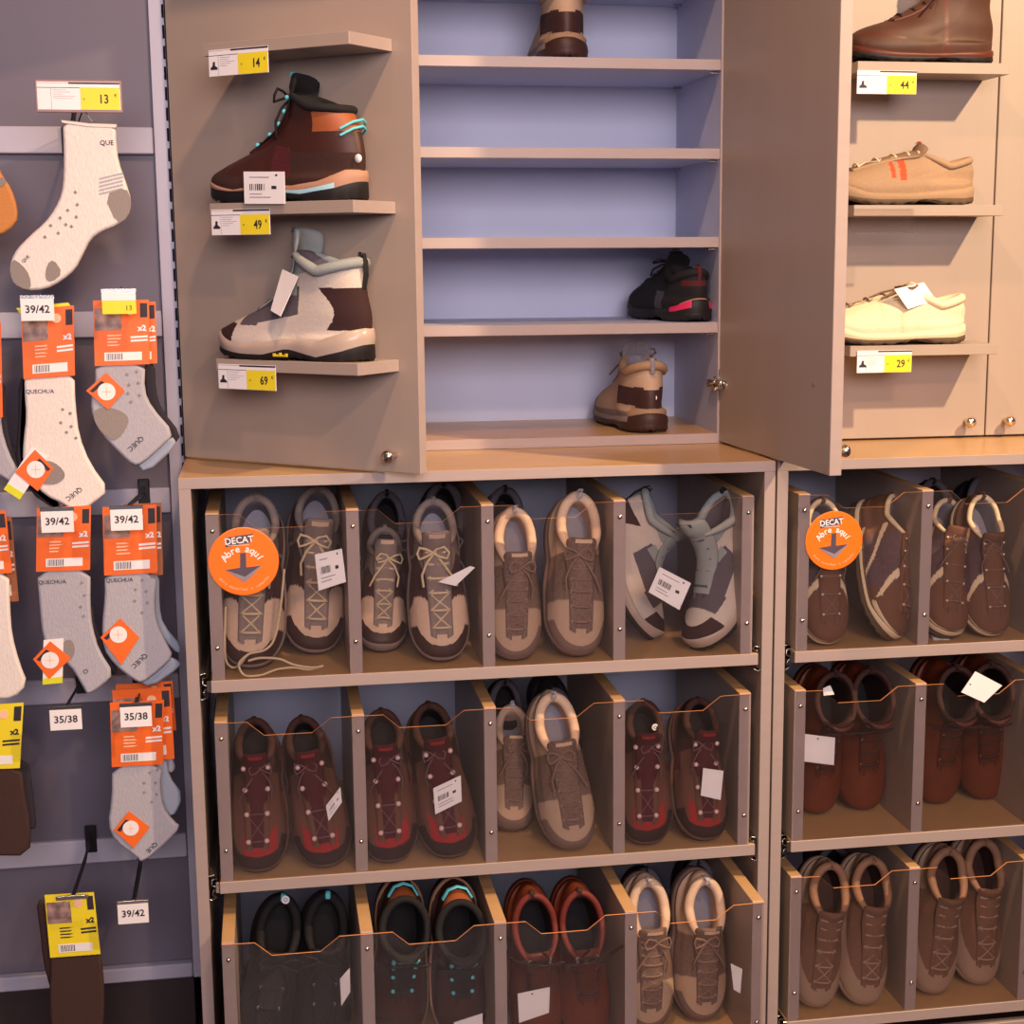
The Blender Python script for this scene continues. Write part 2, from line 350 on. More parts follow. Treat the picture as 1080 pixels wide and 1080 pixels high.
# ================================================================== SHOES
def itp(s, xs, ys): return np.interp(s, xs, ys)
GS = [0, .12, .4, .7, .93, 1]
G0 = np.array([.062, .057, .041, .054, .072, .086])
def crom(P, t):                    # uniform Catmull-Rom through P[0..n-1], t in 0..1
    n = len(P)-1; u_ = t*n; i = min(int(u_), n-1); f = u_-i
    p0, p1, p2, p3 = P[max(i-1, 0)], P[i], P[i+1], P[min(i+2, n)]
    return .5*((2*p1)+(-p0+p2)*f+(2*p0-5*p1+4*p2-p3)*f*f+(-p0+3*p1-3*p2+p3)*f**3)
class Last:
    """the surface of a shoe upper: rings from the sole edge up to the collar"""
    def __init__(s, L=.29, wid=1.0, collar=(.010, .42, .085, .070, .104, .030), throat=.62, high=None, toe_h=.055):
        s.L = L; s.wid = wid; s.collar = collar; s.throat = throat; s.high = high; s.toe_h = toe_h
    def spring(s, x): return .014*np.clip((x/s.L-.68)/.32, 0, 1)**2 + .004*np.clip((.1-x/s.L)/.1, 0, 1)
    def foot(s, th, k=1.0, grow=0.0):
        c = (1+np.cos(th))/2; L = s.L
        x = L/2+(L/2+grow)*np.cos(th); y = np.sin(th)*(itp(c, GS, G0)*s.wid*k+grow) - .008*s.wid*np.clip(c-.35, 0, 1)**1.2*1.2
        return x, y, c
    def rings(s, th):
        L = s.L; out = []; z0 = itp((1+np.cos(th))/2, [0, .35, .7, 1], [.022, .018, .014, .016])
        x, y, c = s.foot(th, .93); out.append(np.stack([x, y, z0+s.spring(x)], -1))
        x, y, c = s.foot(th, .99, .001); out.append(np.stack([x, y, z0+.018+s.spring(x)], -1))
        def ring(xb, xf, g, zb, zm, zf, drift=.006):
            c = (1+np.cos(th))/2; x = xb+(xf-xb)*c; y = np.sin(th)*itp(c, [0, .5, 1], g)-drift*c
            z = itp(c, [0, .45, 1], [zb, zm, zf]); return np.stack([x, y, z], -1)
        w = s.wid; th_ = s.toe_h
        out.append(ring(-.002, .925*L, [.043*w, .041*w, .060*w], .046, .050, th_+.006))
        cb, cf, zb, zm, zf, hw = s.collar
        if s.high is None:
            out.append(ring(-.003, s.throat*L, [.036*w, .036*w, .036*w], .066, .064, .088, .003))
        else:
            out.append(ring(-.002, .66*L, [.038*w, .039*w, .037*w], .076, .078, .094, .003))
            out.append(ring(.006, s.high*L, [.034*w, .037*w, .034*w], .112, .112, .130, .001))
        out.append(ring(cb, cf*L, [hw, hw, hw], zb, zm, zf, .001))
        return out
    def S(s, th, t):
        th = np.atleast_1d(th).astype(float); R_ = s.rings(th); return crom(R_, t)
    def pt(s, th, t): return s.S(th, t)[0]
    def band(s, y, t, side=1):       # the surface point at lateral distance y from the centre line on level t
        ths = np.linspace(0, 1.5, 160)*side; P = s.S(ths, t); yc = P[0][1]
        i = int(np.argmin(np.abs(np.abs(P[:, 1]-yc)-y))); return P[i], ths[i]
    def normal(s, th, t):
        a = s.pt(th+.02, t)-s.pt(th-.02, t); b = s.pt(th, min(t+.01, 1))-s.pt(th, max(t-.01, 0)); n = np.cross(a, b)
        n /= np.linalg.norm(n)+1e-9
        c = np.array([s.L*.45, 0, .03]); return n if n@(s.pt(th, t)-c) > 0 else -n
def ringtube(mb, pts, r, material, n=8, flat=None): mb.tube(pts, r, material, n, flat=flat)

def make_kind(k):
    """returns (Last, [(part name, mesh, [sub-parts]), ...])"""
    K = k['last']; L = K.L; A, B = k.get('res', (200, 90)); P = {}; parts = []
    ths = np.linspace(0, 2*math.pi, A, endpoint=False); ts = np.linspace(0, 1, B)
    G = np.stack([K.S(ths, t) for t in ts], 1)
    def fm(i, j):
        i2 = (i+1) % A; c = (G[i, j]+G[i2, j]+G[i, min(j+1, B-1)]+G[i2, min(j+1, B-1)])/4
        th = (ths[i]+math.pi/A); th = th if th < math.pi else th-2*math.pi
        return k['cls'](c[0]/L, c[1], c[2], abs(th), (ts[j]+ts[min(j+1, B-1)])/2, th)
    up = MB().grid(G, None, cu=True, fm=fm); parts.append(['upper', up, []])
    # lining and insole
    rings = []; cb = K.S(ths, 1.0); cen = cb.mean(0)
    hb = k.get('pad', .006)
    for f, dz in ((1.0, 0), (.93, .002), (.84, -.006), (.84, -.02)):
        q = cen+(cb-cen)*[f, f, 1]; q = q+[0, 0, dz]; rings.append(q)
    zi = .036
    for f in (1.0, .9):
        c = (1+np.cos(ths))/2; q = np.stack([.018+(.60*L-.018)*c, np.sin(ths)*.029*K.wid, np.full(A, zi+ (0 if f == .9 else .012))], -1); rings.append(q)
    parts.append(['lining', MB().grid(np.stack(rings, 1), k['lining'], cu=True), []])
    q = rings[-1]; ins = MB(); ins.grid(np.stack([q*[1, 1, 1]+[0, 0, .001], q*[.6, .5, 1]+[.03, 0, .003]], 1), k['insole'], cu=True)
    ins.add([tuple(v) for v in (q*[.6, .5, 1]+[.03, 0, .003])], [list(range(A))], k['insole']); parts.append(['insole', ins, []])
    # padded collar
    th0 = k.get('gap', .55)
    tc = np.linspace(th0, 2*math.pi-th0, 44); cp = K.S(tc, 1.0)
    if hb: parts.append(['collar', MB().tube(cp-[0, 0, .001], lambda u_: hb*(.55+.45*min(1, 6*u_, 6*(1-u_))), k['collar'], 8), []])
    # tongue
    tw, tl = k.get('tongue', (.024, .045)); T0 = k.get('t0', .56)
    row = []; cl = []
    for t in np.linspace(T0, 1, 12): cl.append((K.pt(0, t)+K.normal(0, t)*.0005, K.normal(0, t), t))
    a, b = cl[-3][0], cl[-1][0]; dr = (b-a)/np.linalg.norm(b-a); upv = np.array([-.18, 0, 1.0]); lean = k.get('tongue_lean', .5)
    for u_ in (.25, .5, .75, .92, .98, 1.0):
        d_ = dr*(1-lean)+upv*lean; d_ /= np.linalg.norm(d_); p = b+d_*tl*u_; n_ = np.cross([0, 1, 0], d_); n_ = n_ if n_[0] > 0 else -n_
        cl.append((p, n_, 1+u_))
    for i, (p, n_, t) in enumerate(cl):
        w_ = tw*(.62+.38*min(1, (t-T0)/.35)); w_ *= float(np.interp(t, [1.6, 1.8, 1.92, 1.98, 2.0], [1, .96, .80, .58, .3])); th_ = .0028 if t < 1.01 else k.get('tth', .0055)*float(np.interp(t, [1.9, 1.98, 2], [1, .6, .2]))
        ringp = []
        for a_ in np.linspace(0, 2*math.pi, 18, endpoint=False):
            yy = math.cos(a_)*w_; bow = -.9*(yy**2)/.05*(1 if t > .7 else .6); ringp.append(p+np.array([0, yy, 0])+n_*(math.sin(a_)*th_+bow))
        row.append(ringp)
    tg = MB().grid(np.array(row), k['tongue_mat'], cv=True); tg.add([tuple(v) for v in row[-1]], [list(range(18))], k['tongue_mat'])
    sub = []
    if k.get('tongue_patch'):
        p, n_, t = cl[-4]; p2 = cl[-2][0]; w_ = tw*.55; m_ = MB(); off = n_*.0062
        m_.add([p+off+[0, -w_, 0]-n_*.001, p+off*1.15+[0, 0, 0], p+off+[0, w_, 0]-n_*.001, p2+off+[0, w_, 0]-n_*.001, p2+off*1.15, p2+off+[0, -w_, 0]-n_*.001], [(0, 1, 4, 5), (1, 2, 3, 4)], k['tongue_patch'], True); sub.append(['tongue_patch', m_])
    parts.append(['tongue', tg, sub])
    # eyestays
    y0 = k.get('ey', .013); yw = k.get('eyw', .011); es = MB()
    for sd in (1, -1):
        rows = []
        for t in np.linspace(T0-.03, .985, 16):
            r_ = []
            for q_, off in ((0, .0003), (.1, .0028), (.9, .0028), (1, .0003)):
                yy = y0*(.72+.28*(t-T0)/(1-T0))+yw*q_; p, th_ = K.band(yy, t, sd); r_.append(p+K.normal(th_, t)*off)
            rows.append(r_)
        es.grid(np.array(rows), k['eyestay'])
    # laces
    nl = k.get('rows', 5); lc = MB(); ey = es; lr = k.get('lace_r', .0021); pr = []; pl = []
    for t in np.linspace(T0+.02, k.get('t1', .95), nl):
        a_ = []
        for sd in (1, -1):
            p, th_ = K.band(y0*(.72+.28*(t-T0)/(1-T0))+yw*.45, t, sd); nn_ = K.normal(th_, t); a_.append((p+nn_*.0042, nn_))
        pr.append(a_)
    for i, ((p, n1), (q_, n2)) in enumerate(pr):
        m_ = (p+q_)/2+(n1+n2)/2*.006
        lc.tube([p-n1*.003, p, p*.6+m_*.4+n1*.0015, m_, q_*.6+m_*.4+n2*.0015, q_, q_-n2*.003], lr, k['lace'], 6)
        if i < nl-1:
            (p2, n3), (q2, n4) = pr[i+1]; lc.tube([p, (p*.75+q2*.25)+n1*.001, (p+q2)/2+n1*.0026, q2-n1*.001], lr*.7, k['lace'], 5); lc.tube([q_-n1*.001, (q_+p2)/2+n1*.0022, p2-n1*.001], lr*.7, k['lace'], 5)
        for p_, n_ in ((p, n1), (q_, n2)):
            if k.get('hooks'): ey.ball(p_+n_*.0010, k.get('hook_r', .0040), k['hooks'], n=8)
            else: ey.tube([p_-n_*.0035, p_-n_*.001], .0033, k.get('eyelet', greyink), 8)
    if k.get('bow', True):
        (p, n1), (q_, n2) = pr[-1]; c = (p+q_)/2+n1*.007; fw = (pr[-2][0][0]-pr[-1][0][0]); fw = fw/np.linalg.norm(fw); yv = np.array([0, 1.0, 0])
        for sg in (1, -1):
            lp = [c+yv*sg*a1*.034*k.get('bowk', 1)+fw*b1*.030+n1*(.004+.004*math.sin(3*a1)) for a1, b1 in ((0, 0), (.35, -.25), (.8, -.35), (1.05, 0), (.9, .35), (.45, .22), (0, 0))]
            lc.tube(lp, lr, k['lace'], 6)
            lc.tube([c, c+yv*sg*.014+fw*.018+n1*.003, c+yv*sg*.026+fw*.040+n1*.0, c+yv*sg*(.030)+fw*.062-n1*.008], lr, k['lace'], 6)
        lc.ball(c, .0045, k['lace'])
    parts.append(['eyestay', es, []]); parts.append(['laces', lc, []])
    # midsole band
    mp = k.get('mid', ([0, .25, .5, .8, 1], [.034, .027, .022, .022, .034])); A2 = 96; th2 = np.linspace(0, 2*math.pi, A2, endpoint=False)
    c2 = (1+np.cos(th2))/2
    def rr(kf, gr, z): x, y, c = K.foot(th2, kf, gr); return np.stack([x, y, z+K.spring(x)], -1)
    ztop = np.interp(c2, *mp); zlow = np.interp(c2, *k.get('low', ([0, .3, .5, 1], [.012, .012, .010, .009])))
    mid = np.stack([rr(.99, .003, zlow), rr(1.0, .0045, zlow*.6+ztop*.4), rr(.99, .0035, ztop-.002), rr(.95, .001, ztop)], 1)
    mm = k['midsole']
    def mfm(i, j): return mm(c2[i], j) if callable(mm) else mm
    parts.append(['midsole', MB().grid(mid, None, cu=True, fm=mfm), []])
    lug = (np.sin(th2*30) > 0)*.0035; arch = .006*np.exp(-((c2-.38)/.10)**2)
    bot = np.stack([rr(.90, 0, lug+arch), rr(.97, .001, lug+arch), rr(1.0, .004, lug*.0+arch+.005), rr(.99, .0035, zlow+.0005)], 1)
    om = MB().grid(bot, k['outsole'], cu=True); om.add([tuple(v) for v in bot[:, 0]], [list(range(A2))[::-1]], k['outsole']); parts.append(['outsole', om, []])
    # heel pull loop
    p = K.pt(math.pi, 1.0); lp = k.get('loop', .010)
    if lp: parts.append(['pull_loop', MB().tube([p+[-.0075, 0, -.016], p+[-.009, 0, -.002], p+[-.006, 0, lp], p+[.002, 0, lp+.002], p+[.006, 0, 0]], .0045, k['loop_mat'], 8, flat=.35), []])
    if k.get('extra'): k['extra'](K, parts)
    out = []
    for nme, mb_, subs in parts: out.append((nme, mb_.mesh(nme), [(sn, sm.mesh(sn)) for sn, sm in subs]))
    pts = np.concatenate([rr(.97, .001, 0*c2), rr(1.0, .004, 0*c2+.008), rr(.99, .0035, ztop)], 0)
    k['upts'] = np.concatenate([G[::4, ::6].reshape(-1, 3), np.array(row)[4:, ::3].reshape(-1, 3)]); k['pts'] = pts; k['heeltop'] = K.pt(math.pi, 1.0)+np.array([-.004, 0, hb]); k['toe'] = np.array([L+.004, 0, .020]); k['built'] = out
    return k
def spawn(k, nm, M, label, cat, group=None, skip=()):
    if 'built' not in k: make_kind(k)
    r_ = root(nm, M, label, cat, group)
    for pn, me, subs in k['built']:
        if pn in skip: continue
        o = part(pn, me, r_)
        for sn, sm in subs: part(sn, sm, o)
    return r_
def solve(fn, x, n=60):
    x = np.array(x, float); lam = 1e-3; r0 = fn(x)
    for _ in range(n):
        J = np.stack([(fn(x+h)-r0)/1e-5 for h in np.eye(len(x))*1e-5], 1)
        s_ = np.linalg.lstsq(np.vstack([J, lam*np.eye(len(x))]), np.concatenate([-r0, np.zeros(len(x))]), rcond=None)[0]
        s_ = np.clip(s_, -.3, .3); r1 = fn(x+s_)
        if r1@r1 < r0@r0: x = x+s_; r0 = r1; lam = max(lam/3, 1e-6)
        else: lam *= 4
    return x, r0
def pose_mat(T, al, ph, roll, toe, mirror):
    d0 = np.array([0, -math.cos(al), -math.sin(al)]); u0 = np.array([0, -math.sin(al), math.cos(al)])
    c, s = math.cos(ph), math.sin(ph); Ry = np.array([[c, 0, -s], [0, 1, 0], [s, 0, c]])
    d, u_ = Ry@d0, Ry@u0; y = np.cross(u_, d); cr, sr = math.cos(roll), math.sin(roll)
    y, u_ = cr*y+sr*u_, -sr*y+cr*u_
    Rm = np.stack([d, (-y if mirror else y), u_], 1)
    return Rm, np.asarray(T)-Rm@toe
def lean(k, toe_px, top_px, zf, roll=0, mirror=False, label='', cat='shoe', group=None, nm='shoe', al=R(66), Y=None, Ymin=.009, skip=(), anchor='heeltop', sw=.09, s0=1.0):
    """a shoe standing on its toe on the compartment floor, leaning back; toe_px / top_px are where its toe tip and heel collar show"""
    if 'built' not in k: make_kind(k)
    pts, toe, ht = k['pts'], k['toe'], k[anchor]; pts = np.concatenate([pts, k['upts']])
    t0 = on_z(toe_px[0], toe_px[1], zf+.01)
    if Y is not None or t0[1] < Ymin: t0 = at(toe_px[0], toe_px[1], (Ymin if Y is None else Y)+.02)
    def fn(v):
        Rm, T = pose_mat(v[:3], v[3], v[4], roll, toe*v[5], mirror); Rm = Rm*v[5]
        a = proj(Rm@toe+T)-toe_px; b = proj(Rm@ht+T)-top_px; q = pts@Rm.T+T
        ym = q[:, 1].min(); ey = (min(ym-Ymin, 0) if Y is None else ym-Y)*1000
        return np.array([a[0], a[1]*(.5 if Y is None else 0), b[0], b[1], (q[:, 2].min()-zf-.001)*2000, ey*2, (v[3]-al)/R(2.2), (v[5]-s0)/sw*8])/10
    v, r_ = solve(fn, [t0[0], t0[1], zf+.02, al, 0, s0], 120)
    Rm, T = pose_mat(v[:3], v[3], v[4], roll, toe*v[5], mirror); Rm = Rm*v[5]; q = pts@Rm.T+T
    a = proj(Rm@toe+T)-toe_px; b = proj(Rm@ht+T)-top_px
    print('LEAN', label[:34].ljust(34), 'al %.0f ph %.0f s %.2f toe %s top %s Y %.3f..%.3f X %.3f..%.3f' % (math.degrees(v[3]), math.degrees(v[4]), v[5], np.round(a), np.round(b), q[:, 1].min(), q[:, 1].max(), q[:, 0].min(), q[:, 0].max()))
    M = Matrix([[*Rm[0], T[0]], [*Rm[1], T[1]], [*Rm[2], T[2]], [0, 0, 0, 1]])
    return spawn(k, nm, M, label, cat, group, skip)
def flat(k, X, Y, Z, yaw, label, cat='shoe', nm='shoe', mirror=False, group=None, skip=(), s=1.0):
    if 'built' not in k: make_kind(k)
    M = Matrix.Translation((X, Y, Z-k['pts'][:, 2].min()+.0005)) @ Matrix.Rotation(yaw, 4, 'Z') @ Matrix.Diagonal((1, -1 if mirror else 1, 1, 1)) @ Matrix.Translation((-.14, 0, 0))
    return spawn(k, nm, M, label, cat, group, skip)
def add_card(shoe, quad, Y, lines=True, name='hang_tag', string=None, mt=None, dY=None):
    """a paper tag tied to the shoe, its four corners given where they show, at depth Y (dY: extra depth per corner)"""
    dY = dY or (0, 0, 0, 0); P = [Vector(at(x, y, Y+d)) for (x, y), d in zip(quad, dY)]
    n = (P[1]-P[0]).cross(P[3]-P[0]).normalized(); n = n if n.y < 0 else -n; I = PM[shoe].inverted(); t = .0004
    mb = MB(); mt = mt or white; F_ = [p+n*t for p in P]; B_ = [p-n*t for p in P]
    def bil(u_, v_, off=0): return (F_[0]*(1-u_)*(1-v_)+F_[1]*u_*(1-v_)+F_[2]*u_*v_+F_[3]*(1-u_)*v_)+n*off
    V = [I@p for p in F_+B_]; mb.add(V, [(0, 1, 2, 3), (7, 6, 5, 4), (0, 4, 5, 1), (1, 5, 6, 2), (2, 6, 7, 3), (3, 7, 4, 0)], mt)
    c = part(name, mb, shoe)
    if lines:
        ln = MB()
        def bar(u0, v0, u1, v1, m_): ln.add([I@bil(*q, .0003) for q in ((u0, v0), (u1, v0), (u1, v1), (u0, v1))], [(0, 1, 2, 3)], m_)
        if lines != 'dot':
            rs = random.Random(int(quad[0][0]))
            for i in range(9): u0 = .14+i*.045; bar(u0, .38, u0+rs.choice((.012, .022, .03)), .58, ink)
            for v0 in (.16, .68, .78): bar(.14, v0, .14+rs.uniform(.3, .6), v0+.03, greyink)
            bar(.68, .44, .80, .54, ink)
        bar(.78 if lines != 'dot' else .42, .08, .83 if lines != 'dot' else .47, .14, ink)
        part('printing', ln, c)
    if string:
        q = [I@Vector(at(x, y, yy)) for x, y, yy in string]; part('string', MB().tube(q, .0008, greyink, 5), c)
    return c
def fabric(name, rgb, **kw):
    kw.setdefault('rough', .85); kw.setdefault('amp', .06); kw.setdefault('scale', 260); kw.setdefault('bump', .25); return mat(name, rgb, **kw)
taupe = fabric('taupe_nubuck', (132, 116, 110)); tanv = fabric('pale_tan_leather', (206, 176, 152)); dkbr = fabric('dark_brown_mesh', (62, 36, 34), amp=.3)
dkbump = fabric('dark_brown_rubber', (58, 34, 30), bump=.05, rough=.55); greyl = fabric('grey_lining', (118, 112, 120)); beige_l = fabric('beige_lace', (206, 184, 150))
greym = fabric('grey_mesh', (128, 122, 128), amp=.2)
peach = fabric('peach_lining', (204, 172, 146)); beigeu = fabric('beige_suede', (178, 150, 126)); brm = fabric('brown_mesh', (116, 92, 80), amp=.3); greybr = fabric('grey_brown_rubber', (118, 94, 84), bump=.05)
lacegb = fabric('grey_brown_lace', (128, 100, 88)); tabg = fabric('pale_grey_webbing', (176, 168, 170)); insg = fabric('grey_insole', (134, 130, 140))
brn = fabric('brown_nubuck', (98, 62, 48)); dark = fabric('dark_brown_collar', (54, 28, 22)); redm = fabric('dark_red_suede', (150, 34, 34)); capd = fabric('black_brown_toe_cap', (46, 26, 22), bump=.05)
maroon = fabric('maroon_mesh', (72, 18, 24), amp=.3); laced = fabric('dark_grey_lace', (104, 78, 84)); hookm = mat('pinkish_steel_hook', (244, 206, 200), .3, .25)
solebr = fabric('brown_grey_sole', (104, 78, 66), bump=.05); rust = mat('rust_brown_leather', (104, 46, 24), .5, amp=.12, scale=30, bump=.1); rustd = mat('dark_rust_leather', (84, 34, 18), .5, amp=.1, scale=30)
blk = fabric('black_fabric', (22, 18, 20)); blks = fabric('black_rubber', (24, 18, 18), bump=.05, rough=.6); choc = mat('chocolate_leather', (60, 27, 19), .5, amp=.12, scale=40); tanor = mat('orange_brown_leather', (150, 80, 42), .5, amp=.08, scale=40)
turq = mat('turquoise_trim', (96, 196, 206), .5); midtan = mat('tan_midsole', (170, 128, 104), .6); icy = mat('ice_blue_midsole', (170, 216, 226), .5)
pgrey = fabric('pale_grey_nubuck', (196, 182, 170)); sage = fabric('sage_grey_lining', (142, 146, 144)); slate = fabric('slate_mesh', (84, 76, 84), amp=.15); choc2 = fabric('dark_chocolate_nubuck', (50, 24, 24)); gloss = mat('glossy_grey_rubber', (176, 156, 142), .3, amp=.03)
cream = fabric('cream_piping', (216, 192, 156), bump=.05); walnut = fabric('walnut_nubuck', (104, 68, 48)); purp = fabric('grey_purple_mesh', (92, 70, 72), amp=.25); pink = mat('pink_trim', (200, 40, 86), .5)
khaki = fabric('khaki_mesh', (124, 96, 74), amp=.2); redor = fabric('orange_red_trim', (206, 74, 40)); sandu = fabric('sand_suede', (156, 126, 98)); ivory = fabric('ivory_leather', (224, 204, 170)); lime = fabric('lime_lining', (150, 150, 70)); brsole = fabric('olive_brown_sole', (96, 76, 56), bump=.05)
coppr = mat('copper_collar', (138, 100, 76), .7)
goldt = mat('yellow_emblem', (226, 190, 30), .4)

# --- pattern of each kind: which material a point of the upper shows; x along the shoe 0..1, y across, z up, th angle from the toe, t level
def cls_hiker(x, y, z, th, t, s):
    if t > .5 and abs(y+.003) < .014 and x < .75 and th < 1.2: return greym
    if x > .80 and t < .40+.08*math.cos(th) and th < 1.25: return dkbump
    if x > .66+.04*math.cos(3*th) and t < .72 and th < 1.2: return tanv
    if t < .18: return taupe
    if .36 < x < .76 and .22 < t < .80: return dkbr
    if x < .34 and t < .62 and z < .058: return dkbr
    return taupe
K_HIKER = dict(last=Last(.288, 1.04, (.010, .37, .088, .080, .116, .033)), cls=cls_hiker, lining=greyl, insole=insg, collar=taupe, tongue_mat=taupe, tongue_patch=tanv, eyestay=taupe, lace=beige_l,
               midsole=taupe, outsole=dkbump, loop_mat=taupe, rows=6, lace_r=.0024, pad=.0075, bowk=.8, tongue=(.026, .040))
def cls_beige(x, y, z, th, t, s):
    if t > .5 and abs(y+.003) < .013 and x < .74 and th < 1.2: return brm
    if t < .43 and x > .80 and th < 1.2: return greybr
    if t < .22: return greybr
    if x > .69 and th < 1.3: return beigeu
    if t < .2: return greybr
    if .40 < x < .72 and .25 < t < .85: return brm
    return beigeu
K_BEIGE = dict(last=Last(.280, 1.0, (.012, .43, .086, .080, .104, .031)), cls=cls_beige, lining=peach, insole=insg, collar=peach, tongue_mat=brm, tongue_patch=peach, eyestay=brm, lace=lacegb,
               midsole=greybr, outsole=greybr, loop_mat=tabg, loop=.024, rows=7, pad=.0095, tongue=(.027, .030), bow=True, bowk=.7, tongue_lean=.25)
def cls_red(x, y, z, th, t, s):
    if t > .48 and abs(y+.003) < .016 and x < .76 and th < 1.2: return maroon
    cap = .44+.06*abs(math.sin(th*2.6+1.55))
    if x > .78 and t < cap and th < 1.3: return capd
    if x > .70 and t < .60 and th < .85 and abs(y) < .032: return redm
    if x < .38 and t > .35: return dark
    if .28 < x < .5 and .2 < t < .6: return maroon
    if t < .16: return dark
    return brn
K_RED = dict(last=Last(.284, 1.08, (.010, .36, .100, .096, .126, .031)), cls=cls_red, lining=blk, insole=blk, collar=dark, tongue_mat=maroon, tongue_patch=redm, eyestay=brn, eyw=.014, hook_r=.0052, lace=laced, hooks=hookm,
             midsole=solebr, outsole=solebr, loop_mat=dark, rows=4, pad=.008, tongue=(.024, .032), lace_r=.0014, bow=True, bowk=.6)
def cls_rust(x, y, z, th, t, s):
    if t > .45 and abs(y+.002) < .012 and x < .72 and th < 1.2: return rustd
    if t > .93: return dark
    if .40 < x < .43 or (x < .3 and .3 < t < .33): return rustd
    return rust
K_RUST = dict(last=Last(.295, 1.02, (.004, .38, .150, .150, .168, .038), high=.44, toe_h=.058), cls=cls_rust, lining=dark, insole=blk, collar=dark, tongue_mat=rustd, eyestay=rustd, lace=dark,
              midsole=rustd, outsole=blks, loop_mat=dark, rows=6, pad=.006, tongue=(.026, .022), lace_r=.0022, mid=([0, .5, 1], [.024, .020, .022]))
def cls_dark(x, y, z, th, t, s):
    if t < .30 or (x > .84 and t < .5): return dark
    if t > .78 and x < .35: return tanor if abs(s) > 1.7 else choc
    if x < .38 and t < .6: return dark
    if .38 < x < .5 and .3 < t < .62: return maroon
    return choc if (x > .5 or t > .5) else dark
def ex_dark(K, parts):
    p = K.pt(math.pi, .82)
    m_ = MB()
    for dz in (0, .010): m_.tube([p+[.014, -.026, dz-.014], p+[-.004, -.016, dz-.004], p+[-.010, 0, dz], p+[-.004, .016, dz-.004], p+[.014, .026, dz-.014]], .0022, turq, 6)
    parts.append(['heel_loop', m_, []])
K_DARK = dict(last=Last(.292, 1.0, (.022, .43, .142, .146, .172, .040), high=.50, toe_h=.056), cls=cls_dark, lining=blk, insole=blk, collar=blk, tongue_mat=blk, tongue_patch=turq, eyestay=choc, lace=blk, hooks=turq, res=(300, 140),
              midsole=lambda c, j: (icy if .12 < c < .48 and j == 0 else midtan), outsole=blks, loop_mat=turq, loop=0, rows=5, pad=.007, tongue=(.032, .030), tth=.009, tongue_lean=.15, extra=ex_dark,
              mid=([0, .05, .2, .38, .55, .75, 1], [.046, .048, .034, .028, .034, .024, .030]), low=([0, .1, .3, .45, .6, 1], [.028, .022, .014, .018, .022, .018]))
def cls_pale(x, y, z, th, t, s):
    a = abs(s)
    if x > .83 and t < .40 and z > .024 and th < 1.5: return choc2
    if z > .158-.02*(x/.4) and t > .86: return sage
    if x < .20+.05*math.sin(z*60) and .052 < z < .118: return choc2
    if .40 < x < .57 and .106-.0 < z < .125: return sage
    if .38 < x < .66 and .062+.05*(.66-x) < z < .120: return slate
    if .66 <= x < .80 and z > .058: return slate
    return pgrey
def ex_pale(K, parts):
    m_ = MB(); p = K.pt(math.pi, .90)
    m_.tube([p+[-.001, 0, -.022], p+[-.006, 0, .0], p+[-.006, 0, .022], p+[.004, 0, .030]], .006, blk, 8, flat=.4); parts.append(['heel_strap', m_, []])
    em = MB()
    for sd in (1, -1):
        for i, hh in enumerate((.005, .003, .006, .0035, .005)):
            x, y, c = K.foot(np.array([sd*1.62-sd*.0]), 1.0, .006); em.box((x[0]+.006*i-.014, y[0]+sd*0-.0012, .010), (x[0]+.006*i-.009, y[0]+.0012, .010+hh), goldt, .0003)
    parts.append(['sole_emblem', em, []])
K_PALE = dict(last=Last(.292, 1.0, (.012, .46, .158, .144, .176, .042), high=.51, toe_h=.056), cls=cls_pale, lining=slate, insole=blk, collar=sage, tongue_mat=sage, tongue_patch=slate, eyestay=slate, lace=slate, res=(300, 140),
              midsole=lambda c, j: gloss, outsole=blks, loop_mat=blk, loop=.012, rows=5, pad=.009, tongue=(.034, .036), tth=.010, tongue_lean=.2, bow=False, extra=ex_pale,
              mid=([0, .08, .25, .45, .62, .8, 1], [.052, .050, .036, .040, .032, .028, .038]), low=([0, .1, .25, .45, .6, 1], [.026, .020, .010, .022, .012, .012]))
def cls_trail(x, y, z, th, t, s):
    if t > .5 and abs(y+.003) < .013 and x < .74 and th < 1.2: return brm
    if x > .78 and .13 < t < .25: return cream
    if abs((x*6+t*2.5) % 1.7-.3) < .13 and .25 < x < .76 and t < .9: return cream
    if x > .68: return walnut
    if x < .32: return walnut
    return purp
K_TRAIL = dict(last=Last(.284, .96, (.010, .39, .090, .082, .112, .032)), cls=cls_trail, lining=greyl, insole=insg, collar=cream, tongue_mat=walnut, eyestay=walnut, lace=brm, hooks=cream, hook_r=.0026,
               midsole=lambda c, j: cream if j == 1 else brsole, outsole=brsole, loop_mat=walnut, rows=5, pad=.0055, tongue=(.025, .022), lace_r=.0016, bowk=.6)
kbrown = fabric('copper_brown_mesh', (116, 82, 62), amp=.15); wrapb = fabric('pale_khaki_rubber', (158, 130, 108), bump=.05)
def cls_khaki(x, y, z, th, t, s):
    if t > .5 and abs(y+.003) < .014 and x < .74 and th < 1.2: return khaki
    if t < .50+.05*math.cos(th): return wrapb
    if x > .74: return kbrown
    if x < .30 and t < .8: return wrapb
    return kbrown
K_KHAKI = dict(last=Last(.286, .98, (.010, .40, .092, .084, .112, .033)), cls=cls_khaki, lining=dark, insole=dark, collar=coppr, tongue_mat=kbrown, eyestay=kbrown, lace=wrapb, lace_r=.0019,
               midsole=wrapb, outsole=dkbump, loop_mat=coppr, rows=6, pad=.009, tongue=(.027, .018), tongue_lean=.3, bow=False)
